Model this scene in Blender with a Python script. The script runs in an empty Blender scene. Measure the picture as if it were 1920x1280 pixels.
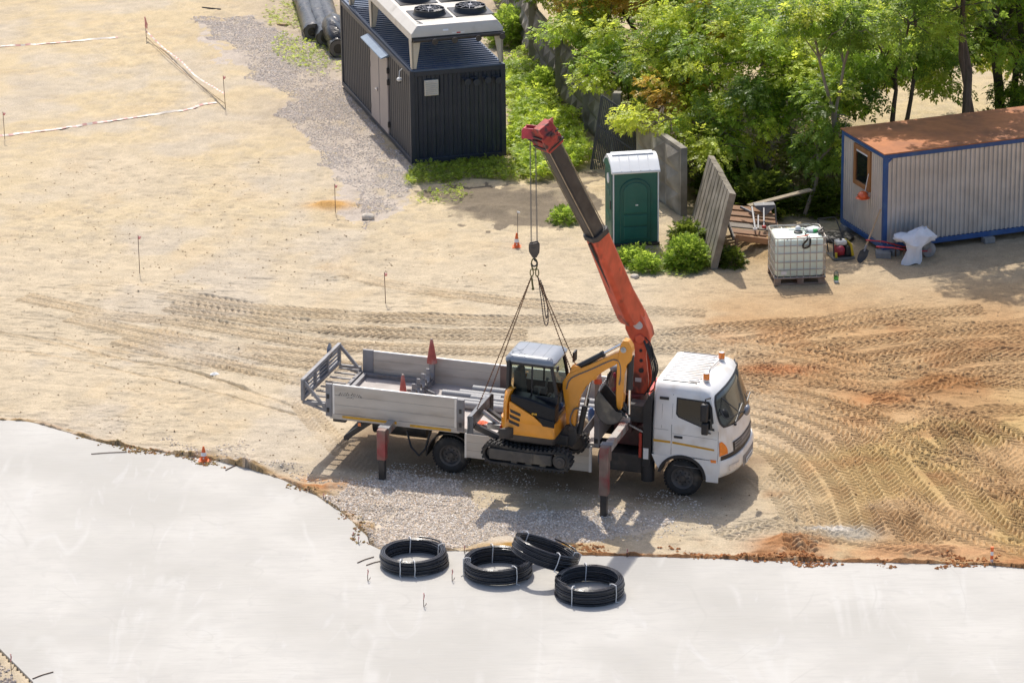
import bpy, math, random
import numpy as np
from mathutils import Vector, Matrix
R=math.radians
random.seed(7); rng=np.random.default_rng(7)
SC=bpy.context.scene; COL=SC.collection
# ---------------- camera, sky, sun, exposure
cd=bpy.data.cameras.new('camera'); cam=bpy.data.objects.new('camera',cd); COL.objects.link(cam)
cd.sensor_width=36; cd.lens=131.25; cd.clip_start=1; cd.clip_end=2000
TH,ROLL,CH=R(19.4),R(0.7),26.4
fw=Vector((0,math.cos(TH),-math.sin(TH))); rt=Vector((1,0,0)); up=Vector((0,math.sin(TH),math.cos(TH)))
cr,sr=math.cos(ROLL),math.sin(ROLL)
r2=rt*cr-up*sr; u2=rt*sr+up*cr
m=Matrix((r2,u2,-fw)).transposed().to_4x4(); m.translation=Vector((0,-CH/math.tan(TH),CH))
cam.matrix_world=m; SC.camera=cam
W=bpy.data.worlds.new('World'); SC.world=W; W.use_nodes=True
nt=W.node_tree; sky=nt.nodes.new('ShaderNodeTexSky'); sky.sky_type='NISHITA'; sky.sun_disc=False
SUN_EL=55; SUN_AZ=math.degrees(math.atan2(-.14,1))   # azimuth the light comes from, clockwise from +y
sky.sun_elevation=R(SUN_EL); sky.sun_rotation=R(SUN_AZ); sky.altitude=100; sky.dust_density=3.0; sky.air_density=.8; sky.ozone_density=.6
bg=nt.nodes['Background']; nt.links.new(sky.outputs[0],bg.inputs[0]); bg.inputs[1].default_value=.14
sl=bpy.data.lights.new('sun','SUN'); sl.energy=3.1; sl.angle=R(.5); sl.color=(1,.94,.85)
so=bpy.data.objects.new('sun',sl); COL.objects.link(so)
ce=math.cos(R(SUN_EL)); d=Vector((.1386*ce,-.9903*ce,-math.sin(R(SUN_EL))))
so.rotation_euler=d.to_track_quat('-Z','Y').to_euler(); so.location=(0,0,60)
SC.view_settings.view_transform='Standard'; SC.view_settings.look='None'; SC.view_settings.gamma=1
SC.view_settings.exposure=.46

# ---------------- materials
def mat(name,c,rough=.6,metal=0,var=.12,vs=4,bump=0,bs=40,c2=None,s2=1.5,t2=(.5,.65),spec=.5,attr=None,stretch=None,coat=0):
    M=bpy.data.materials.new(name); M.use_nodes=True; t=M.node_tree; N=t.nodes; L=t.links
    b=N['Principled BSDF']; b.inputs['Roughness'].default_value=rough; b.inputs['Metallic'].default_value=metal
    b.inputs['Specular IOR Level'].default_value=spec; b.inputs['Coat Weight'].default_value=coat
    tc=N.new('ShaderNodeTexCoord'); src=tc.outputs['Object']
    if stretch:
        mp=N.new('ShaderNodeMapping'); mp.inputs['Scale'].default_value=stretch; L.new(src,mp.inputs[0]); src=mp.outputs[0]
    def noise(s,d=5):
        n=N.new('ShaderNodeTexNoise'); n.inputs['Scale'].default_value=s; n.inputs['Detail'].default_value=d; L.new(src,n.inputs['Vector']); return n.outputs['Fac']
    base=N.new('ShaderNodeRGB'); base.outputs[0].default_value=(*c,1); out=base.outputs[0]
    if attr:
        a=N.new('ShaderNodeAttribute'); a.attribute_name=attr; out=a.outputs['Color']
    if c2:
        r=N.new('ShaderNodeMapRange'); r.inputs[1].default_value=t2[0]; r.inputs[2].default_value=t2[1]; L.new(noise(s2,8),r.inputs[0])
        x=N.new('ShaderNodeMix'); x.data_type='RGBA'; L.new(r.outputs[0],x.inputs[0]); L.new(out,x.inputs[6]); x.inputs[7].default_value=(*c2,1); out=x.outputs[2]
    if var:
        r=N.new('ShaderNodeMapRange'); r.inputs[1].default_value=.3; r.inputs[2].default_value=.7; r.inputs[3].default_value=1-var; r.inputs[4].default_value=1+var; L.new(noise(vs,7),r.inputs[0])
        x=N.new('ShaderNodeMix'); x.data_type='RGBA'; x.blend_type='MULTIPLY'; x.inputs[0].default_value=1; L.new(out,x.inputs[6]); L.new(r.outputs[0],x.inputs[7]); out=x.outputs[2]
    L.new(out,b.inputs['Base Color'])
    if bump:
        bp=N.new('ShaderNodeBump'); bp.inputs['Strength'].default_value=bump; bp.inputs['Distance'].default_value=.02; L.new(noise(bs,6),bp.inputs['Height']); L.new(bp.outputs[0],b.inputs['Normal'])
    return M
def glass(name,tint,gl=.35):
    M=bpy.data.materials.new(name); M.use_nodes=True; t=M.node_tree; N=t.nodes; L=t.links; o=N['Material Output']
    tr=N.new('ShaderNodeBsdfTransparent'); tr.inputs[0].default_value=(*tint,1); g=N.new('ShaderNodeBsdfGlossy'); g.inputs['Roughness'].default_value=.03
    fr=N.new('ShaderNodeLayerWeight'); fr.inputs[0].default_value=gl; mx=N.new('ShaderNodeMixShader'); L.new(fr.outputs['Fresnel'],mx.inputs[0]); L.new(tr.outputs[0],mx.inputs[1]); L.new(g.outputs[0],mx.inputs[2]); L.new(mx.outputs[0],o.inputs[0]); return M
def leafmat(name):
    M=bpy.data.materials.new(name); M.use_nodes=True; t=M.node_tree; N=t.nodes; L=t.links; o=N['Material Output']; b=N['Principled BSDF']
    a=N.new('ShaderNodeAttribute'); a.attribute_name='Col'; L.new(a.outputs['Color'],b.inputs['Base Color']); b.inputs['Roughness'].default_value=.45; b.inputs['Specular IOR Level'].default_value=.35
    tl=N.new('ShaderNodeBsdfTranslucent'); hs=N.new('ShaderNodeHueSaturation'); hs.inputs['Value'].default_value=1.9; hs.inputs['Hue'].default_value=.485; L.new(a.outputs['Color'],hs.inputs['Color']); L.new(hs.outputs[0],tl.inputs[0])
    mx=N.new('ShaderNodeMixShader'); mx.inputs[0].default_value=.5; L.new(b.outputs[0],mx.inputs[1]); L.new(tl.outputs[0],mx.inputs[2]); L.new(mx.outputs[0],o.inputs[0]); return M

# ---------------- mesh helpers
SPLIT={'side_wall','panel_end_strip','corner_post','cab_lower_side','rim_hole','reflector_strip','latch','headboard_post','outrigger_stowed','wiper','vent_slot','boom_lug','hinge','underrun_bar','corner_trim','roof_groove','bed_edge_rail','blade_arm','mirror','plate_mark','bucket_tooth','bed_bearer','engine_cover','rear_wall'}
class MB:
    def __init__(s): s.v=[]; s.f=[]; s.M=Matrix.Identity(4)
    def add(s,vs,fs):
        o=len(s.v); s.v+=[s.M@Vector(p) for p in vs]; s.f+=[tuple(i+o for i in f) for f in fs]; return s
    def box(s,x0,x1,y0,y1,z0,z1):
        s.add([(x,y,z) for z in(z0,z1) for y in(y0,y1) for x in(x0,x1)],[(0,2,3,1),(4,5,7,6),(0,1,5,4),(2,6,7,3),(0,4,6,2),(1,3,7,5)]); return s
    def cbox(s,c,sz,rot=None):
        T=Matrix.Translation(c)@(rot.to_4x4() if rot else Matrix.Identity(4)); o=s.M; s.M=o@T
        a,b,d=(q/2 for q in sz); s.box(-a,a,-b,b,-d,d); s.M=o; return s
    def bar(s,p,q,w,h=None,up=(0,0,1)):
        p,q=Vector(p),Vector(q); h=h or w; d=(q-p); l=d.length; d.normalize(); u=Vector(up)
        if abs(d.dot(u))>.98: u=Vector((1,0,0))
        x=d.cross(u).normalized(); z=x.cross(d)
        vs=[]
        for e in(p,q):
            for a,b in((-1,-1),(1,-1),(1,1),(-1,1)): vs.append(e+x*a*w/2+z*b*h/2)
        s.add(vs,[(0,1,2,3),(7,6,5,4)]+[(i,i+4,(i+1)%4+4,(i+1)%4) for i in range(4)]); return s
    def tube(s,pts,r,n=8,cap=True,closed=False):
        pts=[Vector(p) for p in pts]; k=len(pts); rs=r if isinstance(r,(list,tuple)) else [r]*k; vs=[]; prev=None
        for i,p in enumerate(pts):
            if closed: d=pts[(i+1)%k]-pts[i-1]
            else: d=pts[min(i+1,k-1)]-pts[max(i-1,0)]
            d.normalize()
            if prev is None:
                x=d.orthogonal().normalized()
            else: x=(prev-d*prev.dot(d)).normalized()
            prev=x; y=d.cross(x)
            for j in range(n):
                a=2*math.pi*j/n; vs.append(p+(x*math.cos(a)+y*math.sin(a))*rs[i])
        fs=[]
        for i in range(k if closed else k-1):
            a,b=i*n,((i+1)%k)*n
            for j in range(n): fs.append((a+j,a+(j+1)%n,b+(j+1)%n,b+j))
        if cap and not closed: fs+=[tuple(range(n))[::-1],tuple(range((k-1)*n,k*n))]
        s.add(vs,fs); return s
    def cyl(s,p,q,r,n=16,r2=None): return s.tube([p,q],[r,r if r2 is None else r2],n)
    def lathe(s,prof,n=24,o=(0,0,0),axis='z',close=False):
        vs=[];k=len(prof)
        for i in range(n):
            a=2*math.pi*i/n; ca,sa=math.cos(a),math.sin(a)
            for r,h in prof:
                p=(r*ca,r*sa,h) if axis=='z' else ((r*ca,h,r*sa) if axis=='y' else (h,r*ca,r*sa))
                vs.append(Vector(p)+Vector(o))
        fs=[]
        for i in range(n):
            j=(i+1)%n
            for q in range(k if close else k-1): fs.append((i*k+q,j*k+q,j*k+(q+1)%k,i*k+(q+1)%k))
        s.add(vs,fs); return s
    def prism(s,poly,a,b,axis='y'):
        n=len(poly)
        def P(u,w,t): return (u,t,w) if axis=='y' else ((u,w,t) if axis=='z' else (t,u,w))
        s.add([P(u,w,a) for u,w in poly]+[P(u,w,b) for u,w in poly],[tuple(range(n))[::-1],tuple(range(n,2*n))]+[(i,(i+1)%n,(i+1)%n+n,i+n) for i in range(n)]); return s
    def loft(s,rings,cap=True,closed=True):
        n=len(rings[0]); vs=[p for r in rings for p in r]; fs=[]
        for i in range(len(rings)-1):
            for j in range(n if closed else n-1): fs.append((i*n+j,i*n+(j+1)%n,(i+1)*n+(j+1)%n,(i+1)*n+j))
        if cap: fs+=[tuple(range(n))[::-1],tuple(range((len(rings)-1)*n,len(rings)*n))]
        s.add(vs,fs); return s
    def sph(s,c,r,n=12,m=8,sz=(1,1,1)):
        vs=[];fs=[]
        for i in range(m+1):
            t=math.pi*i/m
            for j in range(n):
                a=2*math.pi*j/n; vs.append(Vector(c)+Vector((r*sz[0]*math.sin(t)*math.cos(a),r*sz[1]*math.sin(t)*math.sin(a),r*sz[2]*math.cos(t))))
        for i in range(m):
            for j in range(n): fs.append((i*n+j,i*n+(j+1)%n,(i+1)*n+(j+1)%n,(i+1)*n+j))
        s.add(vs,fs); return s
    def islands(s):
        r=list(range(len(s.v)))
        def find(a):
            while r[a]!=a: r[a]=r[r[a]]; a=r[a]
            return a
        for f in s.f:
            for i in f[1:]: r[find(i)]=find(f[0])
        g={}
        for f in s.f: g.setdefault(find(f[0]),[]).append(f)
        o=[]
        for fs in g.values():
            ids=sorted({i for f in fs for i in f}); mp={i:k for k,i in enumerate(ids)}; q=MB(); q.v=[s.v[i] for i in ids]; q.f=[tuple(mp[i] for i in f) for f in fs]; o.append(q)
        return o
    def build(s,name,m,parent=None,bev=0,smooth=True,loc=None,ang=38):
        if name in SPLIT:
            o=s.islands()
            if len(o)>1: return [q.build1(name,m,parent,bev,smooth,loc,ang) for q in o][0]
        return s.build1(name,m,parent,bev,smooth,loc,ang)
    def build1(s,name,m,parent=None,bev=0,smooth=True,loc=None,ang=38):
        me=bpy.data.meshes.new(name); me.from_pydata([tuple(v) for v in s.v],[],s.f); me.materials.append(m)
        import bmesh
        b=bmesh.new(); b.from_mesh(me); bmesh.ops.recalc_face_normals(b,faces=b.faces); b.to_mesh(me); b.free()
        o=bpy.data.objects.new(name,me); COL.objects.link(o)
        if smooth: me.shade_smooth(); me.set_sharp_from_angle(angle=R(ang))
        if parent: o.parent=parent
        if loc: o.location=loc
        if bev:
            bm=o.modifiers.new('b','BEVEL'); bm.width=bev; bm.segments=2; bm.limit_method='ANGLE'; bm.angle_limit=R(40)
        return o
def tag(o,label=None,cat=None,group=None,kind=None):
    for k,v in(('label',label),('category',cat),('group',group),('kind',kind)):
        if v: o[k]=v
    return o
def thing(name,label,cat,loc=(0,0,0),rz=0,group=None,rot=None):
    o=bpy.data.objects.new(name,None); COL.objects.link(o); o.location=loc; o.rotation_euler=rot or (0,0,rz); o.empty_display_size=.2
    return tag(o,label,cat,group)
def copy_tree(o,parent=None):
    c=o.copy(); COL.objects.link(c)
    if parent: c.parent=parent
    for ch in [q for q in bpy.data.objects if q.parent==o]: copy_tree(ch,c)
    return c
def npmesh(name,V,F,m,col=None,smooth=False,fsz=4):
    me=bpy.data.meshes.new(name); n=len(V); k=len(F)
    me.vertices.add(n); me.vertices.foreach_set('co',np.ascontiguousarray(V,dtype=np.float32).ravel())
    me.loops.add(k*fsz); me.loops.foreach_set('vertex_index',np.ascontiguousarray(F,dtype=np.int32).ravel())
    me.polygons.add(k); me.polygons.foreach_set('loop_start',np.arange(0,k*fsz,fsz,dtype=np.int32))
    if smooth: me.polygons.foreach_set('use_smooth',np.ones(k,dtype=bool))
    else: me.polygons.foreach_set('use_smooth',np.zeros(k,dtype=bool))
    me.update(calc_edges=True); me.validate()
    if col is not None:
        a=me.color_attributes.new('Col','FLOAT_COLOR','POINT'); c4=np.ones((n,4),np.float32); c4[:,:3]=col; a.data.foreach_set('color',c4.ravel())
    me.materials.append(m); o=bpy.data.objects.new(name,me); COL.objects.link(o); return o
def vn(x,y,f,seed=0):
    T=np.random.default_rng(seed+11).random((256,256)); x=np.asarray(x)*f+seed*17.3+500; y=np.asarray(y)*f+seed*9.1+500
    i=np.floor(x).astype(int); j=np.floor(y).astype(int); u=x-i; v=y-j; u=u*u*(3-2*u); v=v*v*(3-2*v); i&=255; j&=255; i1=(i+1)&255; j1=(j+1)&255
    return (T[i,j]*(1-u)+T[i1,j]*u)*(1-v)+(T[i,j1]*(1-u)+T[i1,j1]*u)*v
def fbm(x,y,f,seed=0,o=4):
    a=0;w=.5;t=0
    for k in range(o): a=a+w*vn(x,y,f,seed+k*7); t+=w; w*=.5; f*=2.03
    return a/t
def inpoly(x,y,P):
    r=np.zeros(np.shape(x),bool); n=len(P)
    for k in range(n):
        (x0,y0),(x1,y1)=P[k],P[(k+1)%n]
        if y0==y1: continue
        r^=((y0>y)!=(y1>y))&(x<(x1-x0)*(y-y0)/(y1-y0)+x0)
    return r
def catmull(P,step=.05):
    P=[np.array(p,float) for p in P]; P=[2*P[0]-P[1]]+P+[2*P[-1]-P[-2]]; o=[]
    for k in range(1,len(P)-2):
        a,b,c,dd=P[k-1:k+3]; n=max(2,int(np.linalg.norm(c-b)/step))
        for t in np.linspace(0,1,n,endpoint=False): o.append(.5*((2*b)+(-a+c)*t+(2*a-5*b+4*c-dd)*t*t+(-a+3*b-3*c+dd)*t**3))
    o.append(P[-2]); return np.array(o)
def sstep(a,b,x):
    t=np.clip((x-a)/(b-a),0,1); return t*t*(3-2*t)
# ---------------- ground: one sheet to the horizon, with wheel ruts, berms and mounds
TR=[(0.34,0.03,0.17,1,[(-7.42,3.26),(-5.59,2.31),(-3.7,1.81),(-1.84,1.46),(0.0,1.25),(2.2,1.45)]),
(0.34,0.032,0.17,1,[(-7.24,2.45),(-5.55,1.6),(-3.67,0.9),(-1.82,0.48),(0.0,0.41)]),
(0.32,0.026,0.17,1,[(-7.29,1.66),(-5.49,0.68),(-3.63,-0.14),(-1.81,-0.44),(0.45,-0.7)]),
(0.32,0.026,0.17,1,[(-7.55,0.69),(-6.0,-0.29),(-4.48,-1.18),(-2.9,-1.57)]),
(0.3,0.022,0.17,1,[(-8.2,0.3),(-6.28,-1.12),(-4.43,-2.23),(-3.54,-2.52)]),
(0.3,0.018,0.16,1,[(-9.38,1.74),(-7.54,0.55),(-5.78,-0.2),(-4.05,-0.8)]),
(0.28,0.016,0.16,1,[(-10.6,3.23),(-8.83,2.08),(-7.29,1.66)]),
(0.12,0.03,0.5,0,[(-11.03,1.03),(-9.81,0.36),(-8.22,-0.78),(-7.04,-1.42),(-5.38,-2.94),(-4.12,-4.23)]),
(0.12,0.022,0.5,0,[(-9.72,0.63),(-8.62,-0.09),(-7.08,-0.92),(-5.56,-1.8),(-3.96,-2.99)]),
(0.1,0.02,0.5,0,[(-10.89,-0.11),(-9.71,-0.49),(-7.9,-1.72),(-5.8,-3.24),(-4.32,-4.38)]),
(0.25,0.018,0.16,1,[(-4.37,-3.45),(-3.86,-5.0),(-3.28,-6.5),(-2.5,-7.96)]),
(0.32,0.03,0.17,1,[(2.84,0.17),(4.23,0.6),(5.63,0.9),(7.36,1.04),(9.18,0.84),(11.04,0.21)]),
(0.32,0.034,0.17,1,[(2.82,-0.61),(4.18,-0.49),(5.56,-0.07),(7.1,0.7),(8.55,1.42),(9.96,1.66)]),
(0.32,0.036,0.17,1,[(4.92,-1.13),(6.31,-0.64),(7.69,-0.28),(9.34,0.27),(11.12,0.76)]),
(0.34,0.038,0.17,1,[(4.77,-1.85),(5.99,-1.89),(7.36,-1.48),(9.01,-0.67),(10.96,-0.4)]),
(0.34,0.04,0.17,1,[(4.84,-2.44),(6.14,-2.74),(7.41,-3.23),(8.39,-4.27),(9.14,-6.05),(9.87,-8.51)]),
(0.34,0.04,0.17,1,[(4.86,-3.08),(5.86,-3.56),(6.86,-4.46),(7.68,-6.0),(8.29,-8.04),(8.8,-10.5)]),
(0.34,0.042,0.17,1,[(4.84,-3.83),(5.68,-4.42),(6.56,-5.54),(7.14,-7.15),(7.48,-8.84),(7.66,-10.98)]),
(0.36,0.04,0.17,1,[(4.82,-4.85),(5.5,-5.51),(6.02,-6.82),(6.4,-8.53),(6.5,-10.69)]),
(0.34,0.034,0.17,1,[(4.71,-6.19),(5.19,-6.79),(5.5,-8.22),(5.67,-9.87),(5.67,-11.18)]),
(0.34,0.04,0.17,1,[(10.85,-1.24),(9.37,-1.42),(7.94,-2.29),(6.62,-2.24),(5.32,-1.87)]),
(0.34,0.042,0.17,1,[(10.61,-3.03),(9.53,-2.86),(8.59,-2.47),(7.54,-1.95),(6.51,-0.92)]),
(0.34,0.045,0.17,1,[(10.12,-6.67),(9.43,-5.46),(8.58,-4.52),(7.54,-4.18)]),
(0.34,0.045,0.17,1,[(8.44,-4.82),(8.69,-6.33),(8.87,-8.34),(9.14,-10.25),(9.49,-11.3)]),
(0.34,0.045,0.17,1,[(8.94,-5.14),(9.28,-6.64),(9.54,-8.64),(9.77,-10.0)]),
(0.34,0.042,0.17,1,[(7.2,-6.57),(7.44,-8.29),(7.87,-9.94),(8.51,-11.27),(9.39,-12.06)]),
(0.34,0.042,0.17,1,[(6.7,-6.26),(6.93,-8.27),(7.17,-9.92),(7.43,-11.24)]),
(0.3,0.03,0.17,1,[(7.3,-6.57),(8.05,-5.41),(8.86,-4.84),(9.65,-4.56),(10.39,-4.65)]),
(0.3,0.034,0.17,1,[(5.76,-1.88),(7.01,-2.9),(8.28,-3.26),(9.59,-2.35),(10.74,-2.06)]),
(0.3,0.024,0.17,1,[(3.2,-2.12),(5.21,-0.19),(6.91,1.13),(8.62,2.14)]),
(0.3,0.022,0.17,1,[(0.45,-0.36),(2.15,-0.08),(3.85,-0.14),(5.4,-0.71),(7.09,-1.93)]),
(0.28,0.016,0.16,1,[(-4.08,5.23),(-2.84,4.04),(-0.69,2.85),(1.64,2.04),(3.95,1.78)]),
(0.3,0.034,0.17,1,[(4.89,-8.2),(5.21,-9.31),(5.29,-10.91),(5.24,-11.68)]),
(0.3,0.03,0.17,1,[(4.11,-10.87),(4.83,-10.5),(5.88,-10.93),(6.62,-11.47),(7.76,-11.88)]),
(0.34,0.038,0.17,1,[(9.74,-9.46),(9.16,-8.48),(8.66,-7.48),(7.9,-6.88),(7.21,-5.38),(6.44,-4.45)])]
G1= [(-3.58, -9.02), (-3.2, -8.35), (-2.82, -7.61), (-2.09, -7.75), (-1.21, -8.22), (-0.64, -9.39), (0.36, -9.56), (1.58, -9.33), (2.78, -9.64), (2.84, -10.44), (2.13, -10.94), (1.23, -11.35), (0.15, -11.26), (-1.32, -11.42), (-2.45, -11.43), (-3.04, -9.98)]
G2= [(-8.88, 27.84), (-7.3, 28.07), (-5.19, 24.73), (-4.29, 20.31), (-3.62, 17.22), (-2.32, 12.58), (-2.61, 9.28), (-3.22, 8.47), (-3.61, 9.87), (-4.11, 12.3), (-4.97, 15.34), (-5.77, 17.81), (-5.73, 19.59), (-6.88, 21.22), (-7.67, 24.57)]
PAD=[(-10.78,-4.40),(-9.735,-4.588),(-9.092,-5.064),(-8.164,-5.811),(-6.953,-6.38),(-5.87,-6.85),(-5.108,-7.362),(-4.454,-7.948),(-3.801,-8.745),(-3.256,-9.657),(-2.715,-10.859),(-2.479,-11.483),(-.83,-11.637),(1.22,-11.879),(3.259,-12.07),(5.186,-12.306),(7.112,-12.441),(8.545,-12.586),(9.2,-12.755)]
SLAB=[(-16,-3.0)]+PAD+[(16,-13.6),(40,-16),(40,-60),(2,-60),(-8.193,-17.13),(-8.929,-15.74),(-16,-2.6+-.6)]
def axis(lo,hi,fine,mids,far):
    a=list(np.arange(lo,hi,fine))
    return a
xs=np.concatenate([[-400,-200,-100,-60,-40,-30,-24,-20,-17.5],np.arange(-16,-11.5,.12),np.arange(-11.5,12,.027),np.arange(12,17,.12),[18,20,24,30,40,60,100,200,400]])
ys=np.concatenate([[-60,-40,-30,-24,-21],np.arange(-19,-13.2,.12),np.arange(-13.2,4.6,.024),np.arange(4.6,14,.06),np.arange(14,34,.12),[35,37,40,45,55,70,100,160,250,400,700]])
GX,GY=np.meshgrid(xs,ys); 
near=((np.abs(GX)<17)&(GY>-20)&(GY<35)).astype(float)
GZ=near*((fbm(GX,GY,.35,1)-.5)*.10+(fbm(GX,GY,2.2,2,4)-.5)*.035+(fbm(GX,GY,9,3,3)-.5)*.022)
rgh=sstep(.55,.75,fbm(GX,GY,.8,4))
GZ+=near*rgh*(fbm(GX,GY,6,5,3)-.5)*.04
pit=sstep(.66,.76,vn((GX*math.cos(R(-14))+GY*math.sin(R(-14)))*3.4,(-GX*math.sin(R(-14))+GY*math.cos(R(-14)))*11,1,23))*sstep(.40,.62,fbm(GX,GY,.5,24,3)); GZ-=near*pit*.018
pit2=sstep(.70,.79,vn(GX*5.5,GY*10,1,25))*sstep(.45,.6,fbm(GX,GY,.7,26,3)); GZ-=near*pit2*.014
# rows of old scraper marks on the left side
ang=R(-14); gu=GX*math.cos(ang)+GY*math.sin(ang); gv=-GX*math.sin(ang)+GY*math.cos(ang)
lm=sstep(1.0,-3.0,GX)*sstep(-8,-4,GY)*sstep(12,6,GY)
GZ+=near*lm*((vn(gu*.35,gv*3.6,1,21)-.5)*.030+(vn(gu*.8,gv*8,1,22)-.5)*.016)
trk=np.zeros_like(GX)
def window(px,py,w):
    i0,i1=np.searchsorted(xs,[px-w,px+w]); j0,j1=np.searchsorted(ys,[py-w,py+w]); return slice(j0,j1),slice(i0,i1)
def nearest(C,w):
    D=np.full(GX.shape,9.,np.float32); S=np.zeros(GX.shape,np.float32); Q=np.zeros(GX.shape,np.float32); s=0
    for k in range(len(C)):
        p=C[k]; q=C[min(k+1,len(C)-1)]; o=C[max(k-1,0)]; t=q-o; t=t/np.linalg.norm(t)
        if k: s+=np.linalg.norm(C[k]-C[k-1])
        J,I=window(p[0],p[1],w); dx=GX[J,I]-p[0]; dy=GY[J,I]-p[1]; d2=np.hypot(dx,dy); mk=d2<D[J,I]
        D[J,I]=np.where(mk,d2,D[J,I]); S[J,I]=np.where(mk,s+dx*t[0]+dy*t[1],S[J,I]); Q[J,I]=np.where(mk,-dx*t[1]+dy*t[0],Q[J,I])
    return D,S,Q
BRK=fbm(GX,GY,.75,33,4)
AMP=.55+.9*fbm(GX,GY,.9,31,2)
for (w,dep,per,kind,pl) in TR:
    off=[0.0] if kind==0 else [-w*.55,w*.55]
    base=catmull(pl,.06); tg=np.gradient(base,axis=0); tg/=np.linalg.norm(tg,axis=1)[:,None]; nr=np.stack([-tg[:,1],tg[:,0]],1)
    for of in off:
        C=base+nr*of; D,S,Q=nearest(C,w*1.1); hw=w*.5; a=np.abs(Q)/hw; ok=D<w
        ins=sstep(1.12,.9,a)*ok*(.45+.55*sstep(.28,.44,BRK))
        if kind:
            ph=S/per+.75*a*hw/per*1.6+np.where(Q>0,.5,0)+.25*vn(GX,GY,3,41); fr=ph%1.0; lug=sstep(0,.55,fr)*sstep(1.0,.80,fr); dd=dep*1.3; h=-dd*1.2+dd*1.9*lug*AMP
        else: h=-dep*1.6+dep*.8*vn(S,Q,5,9)
        bm=np.exp(-((a-1.22)/.16)**2)*ok*dep*.9*(.3+1.1*vn(S,Q,4,12))
        GZ=GZ*(1-ins*.85)+ins*h+bm; trk=np.maximum(trk,ins*AMP)
# earth berm along the slab edge
padin=inpoly(GX,GY,SLAB)
EC=catmull(PAD+[(12,-13.1)],.06); D,S,Q=nearest(EC,1.3)
bn=fbm(GX,GY,2.2,51,4); bw=np.where(GX>-1.,.13+.34*sstep(.45,.7,fbm(GX,GY,.7,52)),.14+.26*sstep(.4,.7,fbm(GX,GY,1.0,53))*sstep(-9.5,-7,GX)) 
bw=np.where((GX>-2.6)&(GX<.9)&(GY<-10),.06+.1*bn,bw)
berm=np.exp(-(D/bw)**2)*(D<1.25)
GZ+=berm*(.05+.10*(bn-.3)+.10*(fbm(GX,GY,8,54,3)-.4))
mound=np.zeros_like(GX)
for (mx,my,rx,ry,h) in [(5.1,-11.55,.65,.38,.15),(7.5,-11.9,1.3,.3,.09),(8.8,-3.0,.8,.55,.10),(-6.0,-6.5,.5,.2,.10),(-4.9,-7.2,.9,.28,.12),(-3.5,-8.3,.5,.3,.10),(-2.6,-9.35,.45,.2,.08),(6.0,6.0,.9,.8,.32),(1.2,10.5,1.6,.5,.16),(-.8,9.3,1.2,.4,.10),(7.2,-10.2,.5,.3,.05),(.35,-11.45,.9,.2,.08),(-4.3,9.9,.4,.25,.08)]:
    q=((GX-mx)/rx)**2+((GY-my)/ry)**2; e=np.exp(-q)*(.6+.8*bn); mound=np.maximum(mound,e); GZ+=e*h*(.6+.9*fbm(GX,GY,5,55,3))
tp=np.array([-.923,-6.6]); tf=np.array([.957,-.29]); tl=np.array([.29,.957])
tu=(GX-tp[0])*tf[0]+(GY-tp[1])*tf[1]; tv=(GX-tp[0])*tl[0]+(GY-tp[1])*tl[1]
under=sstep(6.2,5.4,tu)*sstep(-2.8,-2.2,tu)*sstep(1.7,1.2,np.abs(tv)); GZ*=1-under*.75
for px,py in((-1.18,-1.72),(3.44,-2.4)):
    w=np.exp(-(((tu-px)**2+(tv-py)**2)/.16)); GZ*=1-w
GZ=np.where(padin,-.16,GZ)
# colour: sand, yellow sand, brown churned earth, orange clay, grey dust, damp mud with the container's shadow painted in
def lay(c,col,k): return c*(1-k[...,None])+np.array(col)*k[...,None]
c=np.zeros(GX.shape+(3,))+np.array((.485,.402,.282))
n1=fbm(GX,GY,.22,61); n2=fbm(GX,GY,.9,62); n3=fbm(GX,GY,3.5,63)
c=lay(c,(.50,.40,.245),sstep(4,12,GY)*sstep(.35,.6,n1+.12)*.85)
c=lay(c,(.48,.36,.21),sstep(.55,.75,n2)*.3)
c=lay(c,(.36,.30,.22),np.clip(pit+pit2,0,1)*.38)  # pits darkened in the colour too, as shade inside them
c=lay(c,(.41,.345,.25),sstep(.5,.7,fbm(GX,GY,2.6,68,4))*.45)
c=lay(c,(.44,.385,.31),sstep(.5,.7,fbm(GX,GY,.5,64))*sstep(-.5,-3,GX)*.6)
right=sstep(2.5,6.5,GX+.15*GY)*sstep(4.5,1.5,GY)
c=lay(c,(.445,.285,.14),right*.92)
c=lay(c,(.39,.225,.105),sstep(3.5,7,GX)*sstep(-6,-2,GY)*sstep(3.5,1.5,GY)*sstep(.35,.62,n2*.6+fbm(GX,GY,.4,69)*.4)*.75)
c=lay(c,(.45,.315,.135),right*sstep(-2,-6,GY)*sstep(.42,.6,fbm(GX,GY,.45,65))*.8)
c=lay(c,(.35,.21,.10),right*sstep(.50,.70,n2)*.75)
c=lay(c,(.38,.20,.09),sstep(.62,.80,fbm(GX,GY,.9,66))*sstep(0,4,GX)*sstep(3,0,GY)*.45)
c=lay(c,(.40,.29,.17),sstep(2.5,5,GX)*sstep(0,3,GY)*sstep(9,6,GY)*.6)
c=lay(c,(.42,.30,.17),trk*.35*sstep(3,-1,GX))
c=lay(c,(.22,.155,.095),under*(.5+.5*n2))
g2=inpoly(GX+(n2-.5)*1.6+(n3-.5)*.5,GY+(n2-.5)*2.0,G2); c=lay(c,(.43,.375,.325),g2*sstep(.25,.5,n2*.5+n3*.5)*.85)
g1=inpoly(GX+(n2-.5)*.5,GY+(n3-.5)*.4,G1); c=lay(c,(.54,.465,.37),g1*sstep(.2,.5,n2*.5+n3*.5)*.85)
mud_shade=inpoly(GX+(n2-.5)*1.6,GY+(n3-.5)*1.2+(n2-.5)*1.5,[(-2.3,11.3),(.05,11.2),(1.9,12.5),(2.2,9.6),(1.3,7.8),(-1.5,8.3)])
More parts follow.
